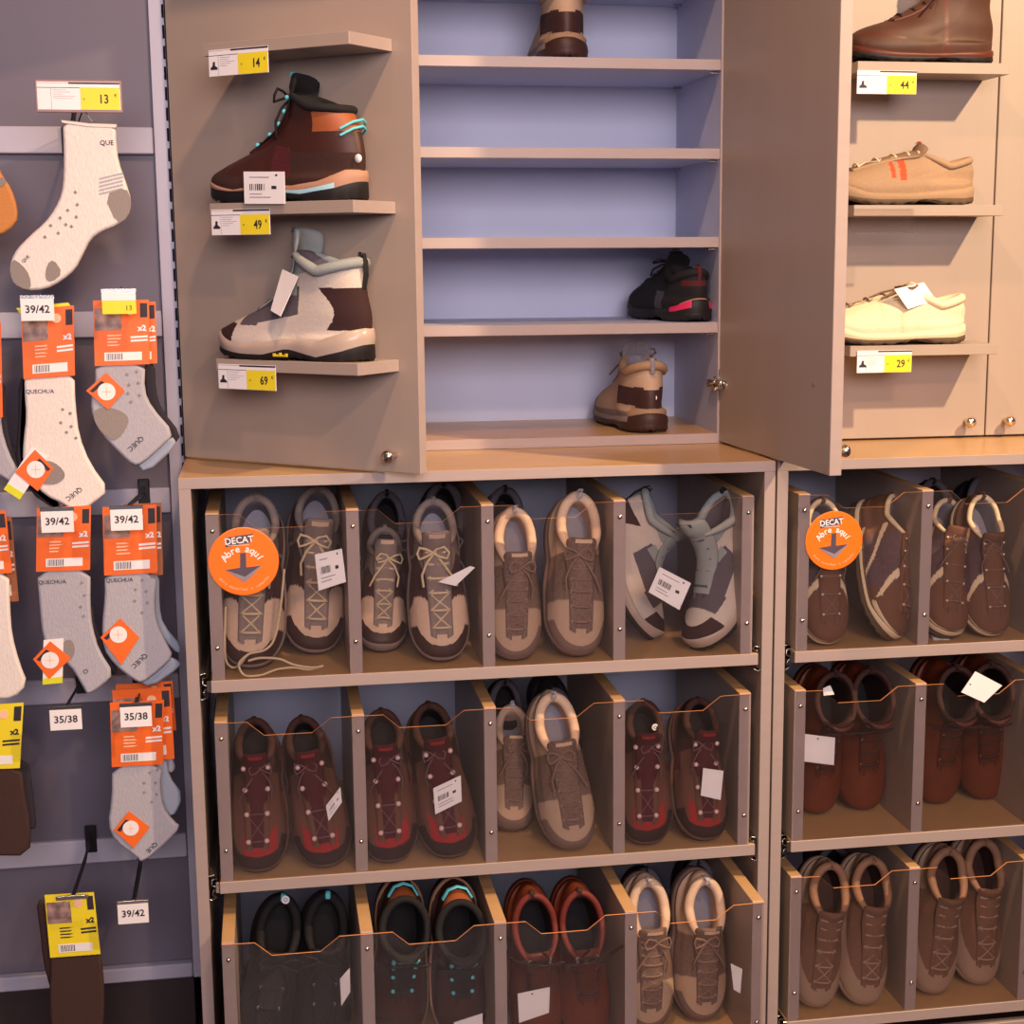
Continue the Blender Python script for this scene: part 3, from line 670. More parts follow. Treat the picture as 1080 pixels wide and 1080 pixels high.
def cls_heel(x, y, z, th, t, s):
    a = abs(s)
    if t > .84: return sandu if a > 2.0 else greym
    if x < .09 and .046 < z < .082: return dkbump
    if x < .13 and z < .050: return sandu
    if x < .35 and .05 < z < .085 and a < 2.72: return dkbr
    if x > .8 and t < .35: return dkbump
    if t < .2: return taupe
    return beigeu
K_HEEL = dict(last=Last(.286, 1.0, (.006, .44, .128, .112, .140, .036), high=.48), cls=cls_heel, lining=greym, insole=insg, collar=sandu, tongue_mat=greym, tongue_patch=tabg, eyestay=brm, lace=brm,
              midsole=lambda c, j: dkbump if (c < .12 or j < 1) else taupe, outsole=dkbump, loop_mat=greym, loop=.012, rows=5, pad=.009, tongue=(.028, .030), bowk=1.0)
def cls_blackpink(x, y, z, th, t, s):
    if .3 < x < .42 and t < .6: return slate
    if x < .1 and z > .066 and z < .076: return maroon
    return blk
K_BLACK = dict(last=Last(.280, .97, (.010, .43, .092, .078, .106, .031)), cls=cls_blackpink, lining=blk, insole=blk, collar=blk, tongue_mat=blk, tongue_patch=slate, eyestay=blk, lace=blk,
               midsole=lambda c, j: (midtan if c < .1 and j == 2 else (pink if .02 < c < .18 and j == 1 else blks)), outsole=blks, loop_mat=maroon, rows=5, pad=.008, tongue=(.026, .026),
               mid=([0, .1, .25, .6, 1], [.040, .032, .024, .020, .030]))
def cls_tan(x, y, z, th, t, s):
    if .52 < x < .57 and .4 < t < .8: return redor
    if .60 < x < .63 and .45 < t < .75: return redor
    if t < .2: return sandu
    return sandu
K_TAN = dict(last=Last(.280, .97, (.006, .42, .086, .072, .100, .031)), cls=cls_tan, lining=redor, insole=redor, collar=sandu, tongue_mat=khaki, tongue_patch=redor, eyestay=sandu, lace=cream,
             midsole=sandu, outsole=brsole, loop_mat=sandu, loop=0, rows=5, pad=.007, tongue=(.026, .020), bow=False)
def cls_ivory(x, y, z, th, t, s):
    if .48 < x < .51 or (.62 < x < .64 and t > .4): return cream
    return ivory
K_IVORY = dict(last=Last(.284, 1.0, (.006, .42, .088, .074, .102, .032)), cls=cls_ivory, lining=lime, insole=lime, collar=ivory, tongue_mat=ivory, eyestay=cream, lace=khaki,
               midsole=lambda c, j: ivory if j > 0 else cream, outsole=brsole, loop_mat=ivory, loop=0, rows=5, pad=.009, tongue=(.027, .020))
def cls_brown(x, y, z, th, t, s):
    if .36 < x < .385: return rustd
    if t > .9: return dark
    if x > .66 and .30 < t < .33: return rustd
    return MBROWN
MBROWN = mat('mid_brown_leather', (74, 42, 28), .6, amp=.14, scale=22, bump=.15)
K_BROWN = dict(last=Last(.298, 1.0, (.004, .44, .150, .146, .160, .042), high=.47, toe_h=.062), cls=cls_brown, lining=dark, insole=blk, collar=rustd, tongue_mat=MBROWN, eyestay=rustd, lace=dark, hooks=dark, res=(220, 100),
               midsole=rustd, outsole=blks, loop_mat=dark, rows=6, pad=.006, tongue=(.027, .025), mid=([0, .5, 1], [.026, .020, .022]))
def cls_black(x, y, z, th, t, s): return blk
K_PLAINBLACK = dict(K_BLACK, cls=cls_black, midsole=blks, loop_mat=turq, tongue_patch=None, loop=.006); K_PLAINBLACK.pop('built', None)
K_DGREY = dict(K_BLACK, cls=lambda x, y, z, th, t, s: (slate if x > .6 else blk), midsole=blks, loop_mat=blk, tongue_patch=None, collar=slate, lace=greym); K_DGREY.pop('built', None)
K_REDCOLLAR = dict(K_RUST, collar=mat('brick_red_collar', (104, 36, 28), .7), last=Last(.292, .95, (.008, .44, .120, .110, .130, .036), high=.47)); K_REDCOLLAR.pop('built', None)
Z1, Z2, Z3 = ROWZ
# ------------------------------------------------------------------ shoes in the compartments of the left cabinet
a1 = lean(K_HIKER, (268, 706), (270, 521), Z1, roll=.05, label='grey and dark brown hiking shoe behind the left orange sticker, its lace trailing')
a2 = lean(K_HIKER, (327, 690), (336, 512), Z1, roll=-.04, mirror=True, label='grey and tan hiking shoe with beige bow and white tag, beside the left orange sticker')
b1 = lean(K_HIKER, (405, 684), (406, 556), Z1, roll=.0, al=R(50), s0=.84, skip=(), label='shorter grey and tan hiking shoe, left one in the second top-row compartment')
b2 = lean(K_HIKER, (463, 693), (457, 528), Z1, roll=.05, mirror=True, label='grey and tan hiking shoe with curled white tag, second top-row compartment, right one')
c1 = lean(K_BEIGE, (546, 693), (543, 540), Z1, roll=.0, label='beige padded shoe, left one in the third top-row compartment')
c2 = lean(K_BEIGE, (604, 702), (611, 520), Z1, roll=-.02, mirror=True, label='beige padded shoe with upright heel loop, third top-row compartment, right one')
e1 = lean(K_RED, (277, 922), (268, 762), Z2, roll=.0, label='brown and red laced hiking shoe without a tag, leftmost of the middle row')
e2 = lean(K_RED, (343, 918), (318, 760), Z2, roll=-.03, mirror=True, label='brown and red hiking shoe with a slanting tag, first middle-row compartment')
f1 = lean(K_RED, (416, 912), (402, 752), Z2, roll=.0, label='brown and red hiking shoe without a tag, second middle-row compartment, left one')
f2 = lean(K_RED, (475, 906), (452, 744), Z2, roll=-.03, mirror=True, label='brown and red hiking shoe with a square white tag, second middle-row compartment, right one')
g1 = lean(K_BEIGE, (543, 872), (540, 745), Z2, roll=.0, al=R(52), s0=.86, label='beige padded shoe with a round white sticker on its insole, middle row')
g2 = lean(K_BEIGE, (601, 895), (583, 733), Z2, roll=-.05, mirror=True, label='beige padded shoe in the middle row, right of the one with a round sticker')
h1 = lean(K_RED, (685, 892), (679, 744), Z2, roll=.12, label='brown and red hiking shoe with a white dot on its collar, fourth middle-row compartment')
h2 = lean(K_RED, (740, 890), (738, 742), Z2, roll=-.02, mirror=True, label="brown and red hiking shoe with blank white tag, rightmost of the left cabinet's middle row")
Y3 = -.096
i1 = lean(K_PLAINBLACK, (277, 1085), (299, 945), Z3, Y=.0, label='black shoe with a small round sticker behind the hazy pane, bottom left compartment, left one')
i2 = lean(K_PLAINBLACK, (335, 1080), (346, 943), Z3, mirror=True, Y=.0, label='black shoe in the bottom left compartment, right one, beside a pale tag')
j1 = lean(K_DARK, (424, 1090), (427, 948), Z3, Ymin=-.085, nm='boot', cat='boot', label='dark brown boot with turquoise heel trim, second bottom-row compartment, left one')
j2 = lean(K_DARK, (484, 1088), (485, 952), Z3, mirror=True, Ymin=-.085, nm='boot', cat='boot', label='dark brown boot with turquoise heel trim and white tag, second bottom-row compartment, right one')
k1 = lean(K_REDCOLLAR, (571, 1092), (562, 945), Z3, Ymin=-.085, nm='boot', cat='boot', label='rust brown laced boot with red collar and big white tag, third bottom-row compartment')
k2 = lean(K_REDCOLLAR, (617, 1090), (612, 942), Z3, mirror=True, Ymin=-.085, nm='boot', cat='boot', label='rust brown laced boot with red collar and no tag, third bottom-row compartment, right one')
l1 = lean(K_BEIGE, (686, 1078), (684, 930), Z3, Ymin=-.085, label='beige padded shoe, left one in the fourth bottom-row compartment')
l2 = lean(K_BEIGE, (735, 1066), (745, 930), Z3, roll=-.05, mirror=True, Ymin=-.085, label='beige padded shoe with a grey tag at its side, fourth bottom-row compartment, right one')
# pair of tall pale boots, soles turned out
d2_ = lean(K_PALE, (738, 690), (762, 520), Z1, roll=1.2, al=R(72), nm='boot', cat='boot', label='pale tan high boot with a printed white tag at its laces, fourth top-row compartment')
d1_ = lean(K_PALE, (688, 684), (684, 520), Z1, roll=-1.35, al=R(74), Y=.10, nm='boot', cat='boot', mirror=True, label='pale tan high boot turned sole to the left, behind the one with the white tag')
# second rows, standing behind
BG = []
def back(k, toe, top, zf, al, Y, label, **kw): BG.append(lean(k, toe, top, zf, al=R(al), Y=Y, label=label, **kw))
back(K_DGREY, (408, 640), (408, 522), Z1, 66, .25, 'black shoe with dark open collar standing behind the shorter hiking shoe, top row')
back(K_DGREY, (470, 640), (468, 508), Z1, 70, .20, 'black shoe standing behind the hiking shoe with the curled tag, top row', mirror=True)
back(K_DGREY, (535, 640), (533, 516), Z1, 68, .20, 'dark shoe heel showing above the left beige padded shoe, top row')
back(K_DGREY, (537, 840), (533, 724), Z2, 68, .25, 'dark shoe heel showing above the beige shoe with the round sticker, middle row')
back(K_DGREY, (600, 840), (582, 734), Z2, 68, .22, 'dark shoe behind the beige shoe with the skewed collar, middle row', mirror=True)
back(K_DGREY, (682, 1040), (682, 922), Z3, 66, .10, 'dark shoe heel showing above the left beige padded shoe, bottom row')
back(K_DGREY, (742, 1040), (737, 912), Z3, 66, .11, 'dark shoe with grey rim behind the rightmost beige padded shoe, bottom row', mirror=True)
# right cabinet
m1 = lean(K_TRAIL, (874, 676), (868, 530), Z1, roll=.0, label='walnut and grey trail shoe half hidden by the right orange sticker')
m2 = lean(K_TRAIL, (935, 674), (945, 524), Z1, roll=-.75, mirror=True, label='walnut trail shoe turned on its side with cream zigzag piping, beside the right orange sticker')
n1 = lean(K_TRAIL, (1000, 668), (1001, 528), Z1, roll=.0, label='walnut trail shoe with cream collar piping, second top-row compartment of the right cabinet, left one')
n2 = lean(K_TRAIL, (1041, 667), (1037, 526), Z1, roll=-.05, mirror=True, label='walnut trail shoe with cream collar piping, rightmost of the top row')
o1 = lean(K_RUST, (862, 856), (882, 712), Z2, roll=.0, nm='boot', cat='boot', label='rust brown leather boot with a blank white card, right cabinet middle row')
o2 = lean(K_RUST, (906, 850), (920, 708), Z2, roll=-.0, mirror=True, nm='boot', cat='boot', label='rust brown leather boot without a card, beside the one with the blank white card')
p1 = lean(K_RUST, (989, 842), (1010, 706), Z2, roll=.0, nm='boot', cat='boot', label='rust brown leather boot, second middle-row compartment of the right cabinet, left one')
p2 = lean(K_RUST, (1034, 834), (1046, 702), Z2, roll=.15, mirror=True, nm='boot', cat='boot', label='rust brown leather boot with a tilted white card on top, rightmost of the middle row')
q1 = lean(K_KHAKI, (860, 1056), (878, 914), Z3, roll=.0, label='khaki shoe with copper collar, bottom row of the right cabinet, leftmost')
q2 = lean(K_KHAKI, (905, 1055), (922, 908), Z3, roll=-.05, mirror=True, label='khaki shoe with copper collar, bottom row of the right cabinet, second from the left')
r1 = lean(K_KHAKI, (982, 1040), (1003, 898), Z3, roll=.0, label='khaki shoe with tightly tied laces, bottom row of the right cabinet, third from the left')
r2 = lean(K_KHAKI, (1026, 1031), (1040, 888), Z3, roll=-.05, mirror=True, label='khaki shoe at the right picture edge, bottom row of the right cabinet')
back(K_DGREY, (1000, 620), (985, 510), Z1, 66, .20, 'dark shoe behind the left walnut shoe of the second right compartment, top row')
back(K_DGREY, (1040, 620), (1038, 506), Z1, 66, .20, 'dark shoe with pink trim line behind the rightmost walnut shoe, top row', mirror=True)
back(K_DGREY, (880, 1000), (880, 900), Z3, 62, .19, 'dark grey shoe behind the leftmost khaki shoe, bottom row')
back(K_DGREY, (930, 1000), (935, 895), Z3, 62, .19, 'dark grey shoe behind the second khaki shoe, bottom row', mirror=True)

# tags tied to them
add_card(a2, [(332, 585), (360.6, 578.6), (365, 613.7), (336, 623)], .0068)
add_card(b2, [(462, 613.7), (495.8, 597), (501, 598.5), (480.5, 618)], .0068, lines=False)
add_card(d2_, [(695.7, 597.8), (728.7, 615), (716.5, 643.4), (684, 624.4)], .0068)
add_card(e2, [(343.8, 849.8), (359, 830), (360.6, 846), (346.5, 866)], .0068)
add_card(f2, [(456.9, 831.4), (486, 817.7), (487, 845), (459, 859)], .0068)
add_card(h2, [(741.6, 810), (763, 813), (760, 843.7), (739, 839)], .0068, lines=False)
add_card(l2, [(770.6, 1016), (782.9, 1022), (780.7, 1047.6), (773.7, 1043.6)], -.070, lines=False)
add_card(k1, [(545.9, 1048), (580, 1041), (579, 1068), (547.4, 1078.8)], -.082, lines='dot')
add_card(j2, [(478.5, 1078.5), (509, 1068.7), (509, 1085), (480, 1088)], -.082, lines=False)
add_card(i2, [(358.5, 1032.6), (368.9, 1020.7), (369.5, 1046), (360, 1061)], -.06, lines=False)
add_card(o1, [(848, 774), (880.7, 778), (879.5, 807), (847.5, 803)], .0062, lines='dot')
add_card(o1, [(868, 726), (875.5, 722.5), (880, 732.5), (868.7, 733.7)], .05, lines=False)
add_card(p2, [(1013.7, 730), (1028.7, 708), (1057, 723), (1038, 741)], -.004, lines='dot')
def round_sticker(shoe, px, py, Y, r=.006, m_=None):
    P = Vector(at(px, py, Y)); I = PM[shoe].inverted()
    part('round_label', MB().lathe([(.0001, -.0006), (r*.96, -.0006), (r, 0), (r, .0004)], m_ or white, M=I @ Matrix.Translation(P), n=16, smooth=False), shoe)
    part('label_mark', MB().lathe([(r*.3, -.0010), (r*.55, -.0010)], greyink, M=I @ Matrix.Translation(P), n=12, smooth=False), shoe)
round_sticker(h1, 691, 767, .055, .0062)
def sticker_in(shoe, p, r=.007):
    L_ = Matrix.Translation(p) @ Matrix.Rotation(R(-90), 4, 'X')
    part('round_label', MB().lathe([(.0001, -.0008), (r*.96, -.0008), (r, 0), (r, .0006)], white, M=L_, n=18, smooth=False), shoe)
    part('label_mark', MB().lathe([(r*.3, -.0012), (r*.55, -.0012)], greyink, M=L_, n=12, smooth=False), shoe)
sticker_in(g1, (.075, .003, .041)); sticker_in(i1, K_PLAINBLACK['heeltop']+np.array([.006, .004, .004]))
# the long loose lace at the bottom of the first compartment
lc = [(238, 640, .02), (237, 680, .012), (239, 698, .02), (246, 704, .03), (254, 700, .015), (262, 690, .008), (280, 685, .006), (290, 672, .008), (296, 640, .012), (300, 600, .02)]
tb = MB(); I = PM[a1].inverted()
def cr_path(pts, m_=8):
    P = [np.array(p, float) for p in pts]; return [crom(P, t) for t in np.linspace(0, 1, m_*len(P))]
tb.tube([I @ Vector(p) for p in cr_path([at(*q) for q in lc])], .0021, beige_l, 6)
l2p = [(262, 690, .008), (252, 700, .006), (258, 712, .006), (275, 712, .008), (292, 706, .012), (310, 704, .012), (325, 706, .010), (340, 703, .012)]
l2w = [Vector(at(*q)) for q in l2p]
for v in l2w: v.z = max(v.z, Z1+.0028)
tb.tube([I @ Vector(p) for p in cr_path(l2w)], .0021, beige_l, 6)
l3w = [Vector(at(*q)) for q in [(262, 697, .010), (275, 694, .008), (295, 695, .010), (310, 701, .010), (330, 704, .008), (341, 702, .010)]]
for v in l3w: v.z = max(v.z, Z1+.006)
tb.tube([I @ Vector(p) for p in cr_path(l3w)], .0021, beige_l, 6)
part('loose_lace', tb, a1)

# ------------------------------------------------------------------ shoes standing on the boards
SZ = .0095
t1 = at(598, 58, YU+.075); flat(K_HEEL, t1[0]+.0, YU+.17, .6858+SZ, R(87), 'tan and brown shoe seen from behind, alone on the topmost visible board', mirror=False)
flat(K_HEEL, at(676, 452, YU+.14)[0]-.012, YU+.158, .0190, R(92), 'tan and brown shoe with white heel dot, seen from behind on the cabinet floor board', mirror=True)
hs = [o for o in bpy.data.objects if o.get('label', '').startswith('tan and brown shoe with white heel')][0]
P_ = on_z(690, 420, .065); round_sticker(hs, 690, 419.5, float(YU+.018), .0055)
flat(K_BLACK, at(712, 335, YU+.14)[0]-.010, YU+.150, .2156+SZ, R(100), 'black shoe with pink heel trim seen from behind, right end of a board')
flat(K_PLAINBLACK, at(745, 335, YU+.14)[0]+.035, YU+.20, .2156+SZ, R(92), 'black shoe in shadow against the cabinet side, right of the pink-trimmed one')

# boots on the ledges of the open left door (placed in the door's own frame)
def on_door(k, a, w, z, yaw, M, label, nm, cat, mirror=False, s=1.0):
    if 'built' not in k: make_kind(k)
    Mk = M @ Matrix.Translation((a, -w, z-s*k['pts'][:, 2].min()+.0005)) @ Matrix.Rotation(yaw, 4, 'Z') @ Matrix.Diagonal((s, -s if mirror else s, s, 1)) @ Matrix.Translation((-.145, 0, 0))
    return spawn(k, nm, Mk, label, cat)
LZ = .004
bt1 = on_door(K_DARK, .300, .060, .4300-LZ+LZ, R(180), DM @ Matrix.Translation((0, 0, -.004)), 'dark brown boot with turquoise heel loop and big white tag on the open door ledge', 'boot', 'boot')
bt2 = on_door(K_PALE, .305, .060, .1830, R(180), DM @ Matrix.Translation((0, 0, -.004)), 'pale high boot with chocolate toe and heel on the lowest open-door ledge', 'boot', 'boot')
def door_pt(px, py, w):      # the point showing at a pixel, w in front of the open door's face
    d_ = ray(px, py); n3 = np.array([N_[0], N_[1], 0]); O = H+n3*w; t = ((O-CAMP)@n3)/(d_@n3); return CAMP+t*d_
def door_card(shoe, quad, ws, **kw):
    # like add_card, on the open door
    global at
    at0 = at; it = iter(ws*3); at = lambda x, y, Y: door_pt(x, y, next(it)); c = add_card(shoe, quad, 0, **kw); at = at0; return c
door_card(bt1, [(257, 181), (300, 181), (301, 215), (258, 215)], [.118, .118, .118, .118])
door_card(bt2, [(298, 284), (314.7, 291.7), (295.8, 333.7), (285.5, 327.5)], [.075, .10, .13, .115], lines=False)
I = PM[bt1].inverted(); P = Vector(door_pt(377.5, 167, .075))
part('round_label', MB().lathe([(.0001, -.0008), (.0062, -.0008), (.0066, .0012)], white, M=I @ Matrix.Translation(P) @ Matrix.Rotation(R(-42), 4, 'Z'), n=16), bt1)
# shoes on the ledges of the closed right door
RD = Matrix.Translation((1.0045, .2537, 0))
x_br = at(985, 75, .20)
on_door(K_BROWN, .318, .060, .6805, R(180), RD, 'mid brown leather boot on the top ledge of the closed right door', 'boot', 'boot', s=.89)
on_door(K_TAN, .282, .060, .4340, R(180), RD, 'sand coloured low shoe with orange-red lining on the middle ledge of the closed right door', 'shoe', 'shoe', s=.95)
iv = on_door(K_IVORY, .276, .060, .1850, R(180), RD, 'ivory low shoe with a white tag on the lowest ledge of the closed right door', 'shoe', 'shoe', s=.95)
add_card(iv, [(943, 305), (974.3, 297.8), (987, 316.5), (957.5, 326)], .150, lines=False, dY=(0, .02, .02, 0))

# ------------------------------------------------------------------ price tags
def price_tag(M, price, label, w=.1195, h=.040, icon=True, yfrac=.50, big='', group='price tags'):
    r_ = root('price_tag', M, label, 'price tag', group)
    part('card', MB().box((0, -.0012, -h), (w, 0, 0), white, .0003), r_)
    part('yellow_field', MB().box((w*yfrac, -.0016, -h+.0005), (w-.0008, -.0011, -.0085), yellow, 0), r_)
    part('header_strip', MB().box((w*.38, -.0015, -.0032), (w, -.0011, -.0006), ink, 0).box((0, -.0015, -.0092), (w, -.0012, -.0084), ink, 0).box((0, -.0014, -.002), (w*.38, -.0011, -.0014), greyink, 0), r_)
    ln = MB(); rs = random.Random(len(label))
    for i in range(5): ln.box((w*.19, -.0014, -.0125-i*.0032), (w*(.30+rs.random()*.16), -.0012, -.0119-i*.0032), greyink, 0)
    ln.box((w*.165, -.0014, -h+.001), (w*.17, -.0012, -.0095), greyink, 0); part('printing', ln, r_)
    if icon:
        q = [(.004, -.030), (.018, -.030), (.018, -.027), (.013, -.024), (.013, -.018), (.009, -.018), (.008, -.024), (.004, -.027)]
        part('shoe_picture', MB().prism([(a, b) for a, b in q], .0006, ink, Matrix.Translation((0, -.0013, 0))), r_)
    text_part('price_number', price, .019, ink, r_, w*.80, -.0018, -h*.62, bold=.0003, sx=.85)
    text_part('currency_sign', '€', .007, ink, r_, w*.945, -.0018, -h*.48); text_part('small_print', '=', .007, ink, r_, w*.56, -.0018, -h*.62)
    return r_
for zt, pr, a0, lb in ((.6690, '14', .190, 'price tag reading 14 on the topmost ledge of the open left door'),
                       (.4240, '49', .182, 'price tag reading 49 on the open left door, under the dark boot'),
                       (.1790, '69', .183, 'price tag reading 69 on the open left door, under the pale boot')):
    price_tag(DM @ Matrix.Translation((a0, -.1105, zt-.004)), pr, lb)
def face_tag(px, py, Y, pr, lb, **kw): price_tag(Matrix.Translation(Vector(at(px, py, Y))), pr, lb, **kw)
face_tag(904, 74, .142, '44', 'price tag reading 44 under the mid brown boot on the closed right door', w=.110)
face_tag(904, 370, .142, '29', 'price tag reading 29 under the ivory shoe on the closed right door', w=.104)
tr = root('price_tag_holder', Matrix.Translation(Vector(at(897, 232, .141))), 'empty clear tag holder under the sand coloured shoe on the closed right door', 'tag holder')
part('sleeve', MB().box((0, -.001, -.022), (.118, .0, 0.02), acryl, 0).box((.006, -.0012, -.0235), (.118, .0006, -.021), steel, .0003), tr)
# the tag above the big display sock
M0 = Matrix.Translation(Vector(at(36, 83, .03)))
tg_ = price_tag(M0 @ Matrix.Translation((.003, 0, -.004)), '13', 'wide price tag reading 13 in a pinkish frame above the big display sock', w=.124, h=.042, icon=False, yfrac=.52)
part('frame', MB().box((-.003, -.0005, -.046), (.127, .003, .003), mat('pinkish_plastic', (150, 112, 108), .4), .001), tg_)

# ------------------------------------------------------------------ orange round stickers on the panes
def disc_sticker(px, py, r, label):
    c = at(px, py, .0004); M = Matrix.Translation(Vector(c)); r_ = root('round_sticker', M, label, 'sticker', None)
    part('disc', MB().lathe([(.0001, -.0006), (r*.97, -.0006), (r, -.0003), (r, .0004)], mat('bright_orange_vinyl', (250, 116, 26), .35, amp=.01), n=48, smooth=False), r_)
    k = r/.056; tb_ = mat('sticker_dark_grey', (84, 72, 84), .4); tl_ = mat('sticker_mid_grey', (140, 130, 140), .4)
    part('logo_block', MB().prism([(-.028*k, .040*k), (.015*k, .045*k), (.017*k, .048*k), (.013*k, .031*k), (-.028*k, .024*k)], .0004, tb_, Matrix.Translation((0, -.0009, 0))), r_)
    text_part('lettering', 'DECAT', .0150*k, white, r_, -.006*k, -.0013, .0345*k, rot=.08, bold=.00025, sx=.95)
    part('logo_line', MB().box((-.024*k, -.0013, .0265*k), (.010*k, -.0011, .0272*k), white, 0), r_)
    S = 'Abre aquí'; n = len(S); cy = -.012*k; rad = .033*k
    for i, ch in enumerate(S):
        if ch == ' ': continue
        a = (i-(n-1)/2)*.25+.02
        text_part('letter', ch, .0165*k, white, r_, rad*math.sin(a)-.002*k, -.0012, cy+rad*math.cos(a), rot=-a, bold=.00025)
    ar = [(-.005*k, .014*k), (.004*k, .014*k), (.004*k, -.010*k), (.027*k, -.008*k), (.002*k, -.034*k), (-.029*k, -.013*k), (-.006*k, -.010*k)]
    part('arrow', MB().prism(ar, .0004, tb_, Matrix.Translation((0, -.0009, 0))), r_)
    part('arrow_edge', MB().prism([(-.029*k, -.013*k), (.001*k, -.0255*k), (.027*k, -.008*k), (.0275*k, -.0095*k), (.002*k, -.034*k), (.0*k, -.034*k)], .0004, tl_, Matrix.Translation((0, -.0012, 0))), r_)
    s2 = 'para escolher o tamanho'; n = len(s2)
    for i, ch in enumerate(s2):
        if ch == ' ': continue
        a = (i-(n-1)/2)*.085; text_part('small_letter', ch, .0075*k, mat('pale_pink_ink', (250, 190, 150), .5), r_, .046*k*math.sin(a), -.0012, -.046*k*math.cos(a), rot=a)
    return r_
disc_sticker(257, 592, .0565, 'orange round sticker reading Abre aqui with a down arrow on the leftmost top pane')
disc_sticker(879.5, 570, .0520, 'orange round sticker reading Abre aqui with a down arrow on the right cabinet pane')
# a paper leaf on the drawer floor
pl = on_z(986, 676, Z1); lf = root('paper_leaf', Matrix.Translation((float(pl[0]), float(max(pl[1], .006)), Z1)), 'small orange and white paper leaf lying on the drawer floor under the walnut shoes', 'paper')
part('leaf', MB().add([(-.002, .002, .0008), (.028, .002, .0006), (.045, .03, .003), (.005, .03, .004), (-.002, .002, .0012), (.028, .002, .0010), (.045, .03, .0034), (.005, .03, .0044)],
     [(0, 1, 2, 3), (4, 5, 6, 7), (0, 1, 5, 4), (1, 2, 6, 5), (2, 3, 7, 6), (3, 0, 4, 7)], white), lf)
part('orange_print', MB().add([(.012, .010, .0020), (.034, .010, .0020), (.045, .03, .0038), (.012, .03, .0046)], [(0, 1, 2, 3)], orange), lf)

# ------------------------------------------------------------------ sock wall
sockw = fabric('white_sock_knit', (226, 214, 206), scale=500, bump=.5, stretch=(1, 1, .3)); sockg = fabric('grey_sock_knit', (170, 166, 174), scale=500, bump=.5, stretch=(1, 1, .3))
sockb = fabric('blue_grey_sock_knit', (150, 158, 176), scale=500, bump=.5); sockd = fabric('grey_heel_knit', (142, 132, 126), scale=500, bump=.5); sockn = fabric('brown_sock_knit', (62, 40, 34), scale=400, bump=.4)
sockbk = fabric('dark_sock_knit', (40, 34, 44), scale=400, bump=.4); sockt = fabric('tan_sock_knit', (196, 130, 70), scale=400, bump=.4); limec = mat('lime_edge', (216, 214, 40), .5)
kraft = mat('kraft_card_back', (160, 96, 60), .6); pho = mat('photo_print', (150, 120, 112), .5, amp=.5, scale=60)
pinkc = mat('pale_pink_print', (246, 196, 160), .5)
def L2(pts, Y, o): return [((at(x, y, Y)-o)[0], (at(x, y, Y)-o)[2]) for x, y in pts]
def shift(mb, dy):
    mb.v = [(x, y+dy, z) for x, y, z in mb.v]; return mb
def sock_piece(r_, o, pts, Y, dy, m_, nm='sock', th=.011, it=1, label=None):
    q = smooth_poly(L2(pts, Y, o), it); return part(nm, shift(MB().pillow(q, th, m_, (0, .001, .0025, .005)), dy), r_, label=label)
def patch(r_, o, pts, Y, dy, m_, nm, it=1, th=.0006):
    q = L2(pts, Y, o); q = smooth_poly(q, it) if it else q; return part(nm, shift(MB().prism(q, th, m_), dy), r_)
def sticker_diamond(r_, o, pts, Y, dy, c, rpx, bars=True):
    patch(r_, o, pts, Y, dy, orange, 'sticker', 0, .0008); cc = at(c[0], c[1], Y)-o
    s_ = r_.children[-1] if r_.children else r_
    par = [ch for ch in r_.children if ch.name.startswith('sticker')][-1] if any(ch.name.startswith('sticker') for ch in r_.children) else r_
    part('white_circle', MB().lathe([(.0001, -.0004), (rpx/645, -.0004), (rpx/645, .0003)], white, M=Matrix.Translation((cc[0], dy-.0007, cc[2])), n=20, smooth=False), par)
    k = rpx/645
    part('red_cross', MB().box((cc[0]-k*.5, dy-.0014, cc[2]-.0006), (cc[0]+k*.5, dy-.0011, cc[2]+.0006), pinkc, 0).box((cc[0]-.0006, dy-.0014, cc[2]-k*.6), (cc[0]+.0006, dy-.0011, cc[2]+k*.6), pinkc, 0), par)
    if bars:
        p = np.array(pts, float); a_, b_ = p[0]*.62+p[1]*.38, p[1]*.95+p[0]*.05; cen = p.mean(0); v = (cen-(a_+b_)/2); v /= np.linalg.norm(v)
        b_ = b_+v*3; a_ = a_+v*3; patch(par, o, [a_, b_, b_+v*4, a_+v*4], Y, dy-.0006, ink, 'dark_bar', 0, .0004)
